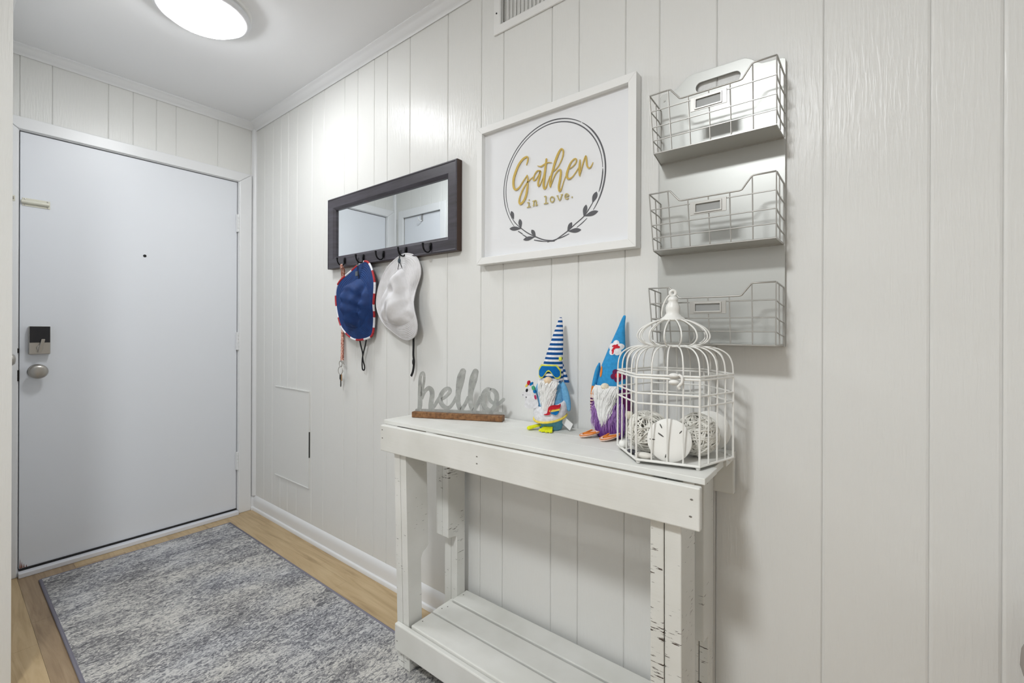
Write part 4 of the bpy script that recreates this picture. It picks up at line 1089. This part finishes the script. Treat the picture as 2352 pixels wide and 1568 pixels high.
fz = fur(240, lambda s, t: (.047 * sin((s - .5) * 3.0), -.033 * cos((s - .5) * 3.0), .095 - .045 * t + .02 * abs(s - .5)),
         lambda s, t: (.050 * sin((s - .5) * 3.1), -.036 * cos((s - .5) * 3.1) - .002, .072 - .060 * t + .012 * abs(s - .5)), .0009, 9)
fz.build('fuzz', F_lav, gb)
arm_b = lambda z: 0 if z > .145 else (1 if z > .118 else (2 if int(z * 240) % 2 else 3))
aw = MB(); S = [(.212, -.030, .002), (.195, -.034, .008), (.165, -.040, .0105), (.135, -.0455, .0105), (.105, -.050, .009), (.080, -.0525, .006), (.068, -.0535, .002)]
Sx = smooth(S, 6); n = 12; vs = []
for z, u, r in Sx:
    for j in range(n):
        a = 2 * pi * j / n; vs.append((u + r * .8 * cos(a), -.006 + r * 1.2 * sin(a), z))
aw.v = vs
for i in range(len(Sx) - 1):
    for j in range(n):
        aw.f.append((i * n + j, i * n + (j + 1) % n, (i + 1) * n + (j + 1) % n, (i + 1) * n + j)); aw.m.append(arm_b((Sx[i][0] + Sx[i + 1][0]) / 2))
aw.build('arm', [F_hat2, F_or, F_plum, F_pink], gb, smooth_=True)
MB().ell((.052, -.002, .112), (.0135, .011, .046), mat=Matrix.Rotation(radians(-14), 3, 'Y'), n=16, k=12).build('arm', F_plum, gb, smooth_=True)
MB().ell((.0605, -.006, .070), (.0115, .010, .013), n=14, k=10).build('hand', F_cream, gb, smooth_=True)
for cx, rot in ((-.028, -.75), (.030, -.55)):
    sole = [(p[0], p[1]) for p in oval(0, -.022, .0165, .031, 20)]
    FT = lambda a, b, d: (cx + a * cos(rot) - b * sin(rot), -.022 + b * cos(rot) + a * sin(rot), .0006 + d + (b + .053) * .20)
    so = MB().prism([sole], FT, 0, .006).build('flip_flop', F_pink, gb, bevel=.001)
    MB().tube([FT(*p, .0055) for p in oval(0, -.022, .0168, .0313, 24)], .0012, 6, True).build('sole_edge', F_or, so)
    MB().ribbon([(-.014, -.012, .004), (-.008, -.026, .0055), (0, -.042, .0055)], FT, .0055, .0095, 4).ribbon([(.014, -.012, .004), (.008, -.026, .0055), (0, -.042, .0055)], FT, .0055, .0096, 4).build('thong_strap', F_or, so)

# ================================================================== BIRD CAGE
CX, CY = -.1425, -2.697
TZ = tz(CY)
cg = tag(empty('bird_cage', (CX, CY, TZ)), 'white wire decorative hexagonal bird cage with domed lid', 'bird cage')
HR = .1335; A0 = atan2(-2.563 + 2.697, -.172 + .1425)      # first corner (towards the gnome)
A0 = radians(103)
def hexp(k):        # point on the hexagon, k in units of sides
    i = math.floor(k); t = k - i
    a = A0 + i * pi / 3; b = A0 + (i + 1) * pi / 3
    return (HR * (cos(a) * (1 - t) + cos(b) * t), HR * (sin(a) * (1 - t) + sin(b) * t))
def hring(z, r, sc=1.0): return [(sc * hexp(k)[0], sc * hexp(k)[1], z) for k in range(6)]
ZB = .010
for k in range(6):
    p = hexp(k); MB().ell((p[0] * .95, p[1] * .95, .0042), (.005, .005, .004), n=10, k=6).build('foot', M_cage, cg)
MB().prism([[hexp(k) for k in range(6)]], lambda a, b, d: (a, b, d), .0080, .0095).build('tray', M_cage, cg)
MB().tube(hring(ZB, .0028), .0030, 8, True).build('tray_rim', M_cage, cg)
for z in (.139, .162): MB().tube(hring(z, 0), .0022, 8, True).build('band_wire', M_cage, cg)
MB().tube(hring(.197, 0, 1.0), .0025, 8, True).build('band_wire', M_cage, cg)
lid = empty('lid', (0, 0, .2035)); lid.parent = cg
MB().tube([(p[0], p[1], 0) for p in hring(0, 0, 1.0)], .0025, 8, True).build('lid_rim', M_cage, lid)
NWS = 4
w0 = None
for q in range(6 * NWS):
    x, y = hexp(q / NWS)
    MB().tube([(x, y, ZB), (x, y, .197)], .0018 if q % NWS else .0024, 6).build('bar', M_cage, cg)
    rr = hypot(x, y); ux, uy = x / rr, y / rr
    pr = [(rr, 0), (rr * .985, .024), (rr * .925, .043), (rr * .80, .0555), (rr * .63, .0618), (.056, .0632), (.042, .0625)]
    MB().tube(smooth([(ux * r_, uy * r_, z_) for r_, z_ in pr], 4), .0018, 6).build('dome_wire', M_cage, lid, smooth_=True)
MB().tube([(.042 * cos(a), .042 * sin(a), .0630) for a in [2 * pi * i / 32 for i in range(32)]], .0022, 6, True).build('neck_ring', M_cage, lid, smooth_=True)
for q in range(14):
    a = 2 * pi * q / 14 + .1
    pr = [(.042, .0635), (.064, .067), (.079, .076), (.0840, .088), (.077, .103), (.060, .115), (.040, .124), (.024, .1275)]
    MB().tube(smooth([(cos(a) * r_, sin(a) * r_, z_) for r_, z_ in pr], 4), .0019, 6).build('bulb_wire', M_cage, lid, smooth_=True)
MB().lathe([(.010, .124), (.030, .1255), (.0305, .128), (.027, .131), (.020, .136), (.0155, .143), (.0165, .150), (.0170, .157), (.0145, .164), (.0105, .171), (.0115, .174), (.0125, .177), (.010, .181), (.0075, .184)], 24).build('finial', M_cage, lid, smooth_=True)
vd = Vector((cos(radians(25)), sin(radians(25)), 0))
MB().tube([(vd.y * -.0065 * cos(t), vd.x * .0065 * cos(t), .1925 + .0065 * sin(t)) for t in [2 * pi * i / 16 for i in range(16)]], .0038, 8, True).build('finial_eye', M_cage, lid, smooth_=True)
hl = smooth([(0, .002, .1915), (-.004, .012, .183), (-.006, .021, .165), (-.004, .026, .146), (.0, .027, .134)], 5)
MB().tube(hl, .0019, 6).build('hanging_ring', M_cage, lid, smooth_=True)
# scroll latch on the front side
fx = hexp(1.5); fn_ = Vector((fx[0], fx[1], 0)).normalized(); ft = Vector((-fn_.y, fn_.x, 0))
lt = MB()
def LP(a, b, d): return Vector((fx[0], fx[1], .197)) + fn_ * (.003 + d) + ft * a + Vector((0, 0, b))
LC = .018
for b0 in (.0075, -.007): lt.prism([oval(LC - .004, b0, .011, .0062, 14)], LP, 0, .003)
lt.tube(smooth([LP(LC + .006, .010, .003), LP(LC + .013, .006, .005), LP(LC + .013, -.006, .006), LP(LC + .006, -.015, .005), LP(LC + .009, -.020, .004)], 5), .0032, 8)
lt.build('latch', M_cage, cg, smooth_=True)

# contents of the cage
def rattan_ball(loc, r, seed, label):
    t = tag(empty('rattan_ball', loc), label, 'decorative ball', 'white rattan balls in the bird cage')
    rng = random.Random(seed)
    ax = []
    for k in range(64):
        n_ = Vector((rng.gauss(0, 1), rng.gauss(0, 1), rng.gauss(0, 1))).normalized()
        a = n_.orthogonal().normalized(); b = n_.cross(a)
        off = rng.uniform(-.45, .45); rr = r * rng.uniform(.93, 1.0) * sqrt(1 - off * off)
        m = MB(); pts = []
        ph = rng.random() * 6
        for i in range(26):
            th = 2 * pi * i / 26
            wob = 1 + .03 * sin(3 * th + ph)
            pts.append(n_ * off * r * (1 + .05 * sin(2 * th + ph)) + (a * cos(th) + b * sin(th)) * rr * wob)
        m.tube(pts, rng.uniform(.0013, .0023), 5, True)
        m.build('rattan_strand', M_rattan, t, smooth_=True)
    return t
BZ = TZ + .0097
rattan_ball((-.188, -2.652, BZ + .0505), .0485, 11, 'white woven rattan ball on the left inside the bird cage')
rattan_ball((-.150, -2.757, BZ + .0505), .0490, 23, 'white woven rattan ball on the right inside the bird cage')
def sand_dollar(loc, r, face, tilt, label, slits):
    t = tag(empty('sand_dollar', loc), label, 'sand dollar', 'sand dollars in the bird cage')
    rot = Matrix.Rotation(face, 3, 'Z') @ Matrix.Rotation(tilt, 3, 'X') @ Matrix.Rotation(pi / 2, 3, 'X')
    MB().lathe([(r * .2, -.002), (r * .9, -.0025), (r * .99, -.001), (r, .001), (r * .97, .0025), (r * .6, .0045), (r * .2, .0058), (.0008, .006)], 40, mat=rot).build('disc', M_shell, t, smooth_=True)
    if slits:
        for x, y, l, an, wd in ((-.018, .030, .011, -1.1, .0026), (.024, .020, .009, .9, .0024), (-.040 + .004, -.001, .012, -.05, .0026), (-.006, -.034, .009, 1.25, .0030), (-.017, .010, .016, -.55, .0036)):
            m = MB(); z = .0048 - .0015 * hypot(x, y) / r
            P = [rot @ Vector((x + l / 2 * s * cos(an), y + l / 2 * s * sin(an), z + .0002)) for s in (-1, -.5, 0, .5, 1)]
            m.tube(P, [wd * .3, wd * .5, wd * .55, wd * .5, wd * .3], 6)
            m.build('slit', M_slit, t)
    return t
sand_dollar((-.2385, -2.722, BZ + .0475), .0480, radians(-76), radians(-10), 'large white sand dollar with slits leaning at the front of the cage', True)
sand_dollar((-.083, -2.768, BZ + .0490), .0480, radians(-66), radians(-8), 'white sand dollar standing behind the right rattan ball in the cage', False)
def pebble(loc, r, mat, label, rz, seed):
    rng = random.Random(seed); ph = [rng.random() * 6 for _ in range(4)]
    m = MB().ell((0, 0, 0), (1, 1, 1), n=20, k=12)
    m.v = [(x * r[0] * (1 + .08 * sin(3 * y + ph[0])), y * r[1] * (1 + .08 * sin(3 * x + ph[1])), z * r[2] * (1 + .10 * sin(2 * x + ph[2]))) for x, y, z in m.v]
    o = m.build('pebble', mat, None, smooth_=True); o.location = loc; o.rotation_euler = (0, 0, rz)
    return tag(o, label, 'pebble', 'stones in the bird cage')
pebble((-.232, -2.634, BZ + .006), (.016, .009, .0055), M_pebble_dk, 'flat dark stone at the near left corner of the cage floor', 1.2, 1)
pebble((-.252, -2.668, BZ + .0075), (.022, .011, .007), M_pebble, 'pale elongated stone beside the sand dollar on the cage floor', -1.5, 2)
pebble((-.190, -2.590, BZ + .010), (.014, .011, .0095), M_shell, 'pale rounded stone by the far left corner of the cage floor', .4, 3)

# ================================================================== ODDS AND ENDS
# over-door hook on the closet door
oh = tag(empty('over_door_hook', (XL + .0, -.335, CZ)), 'small white over-door hook on the closet door top', 'hook')
MB().box(-.0045, .003, -.009, .009, -.0075, -.0035).box(-.003, .0010, -.009, .009, -.055, -.0035).build('hook_strip', plain('hook_grey', (150, 150, 150), .4), oh)
MB().tube(smooth([(.0005, 0, -.050), (.018, 0, -.056), (.032, 0, -.048), (.038, 0, -.030)], 5), .004, 8).build('hook_prong', M_frame, oh, smooth_=True)

# rounded edge of a table that only just enters the picture on the right
sd = tag(empty('side_table', (-.22, -3.472, -.07)), 'grey brown rounded table edge just entering at the right border', 'side table')
M_sd = plain('taupe_wood', (150, 140, 134), .45, bump=.1, bscale=60)
MB().lathe([(.17, .665), (.197, .666), (.206, .672), (.210, .684), (.209, .698), (.204, .706), (.194, .710), (.05, .711)], 48).build('table_top', M_sd, sd, smooth_='auto')
for k in range(4):
    a = pi / 4 + k * pi / 2
    MB().tube([(.17 * cos(a), .17 * sin(a), .0705), (.185 * cos(a), .185 * sin(a), .33), (.19 * cos(a), .19 * sin(a), .668)], [.014, .018, .020], 12).build('leg', plain('mauve_wood', (136, 118, 118), .5), sd, smooth_=True)
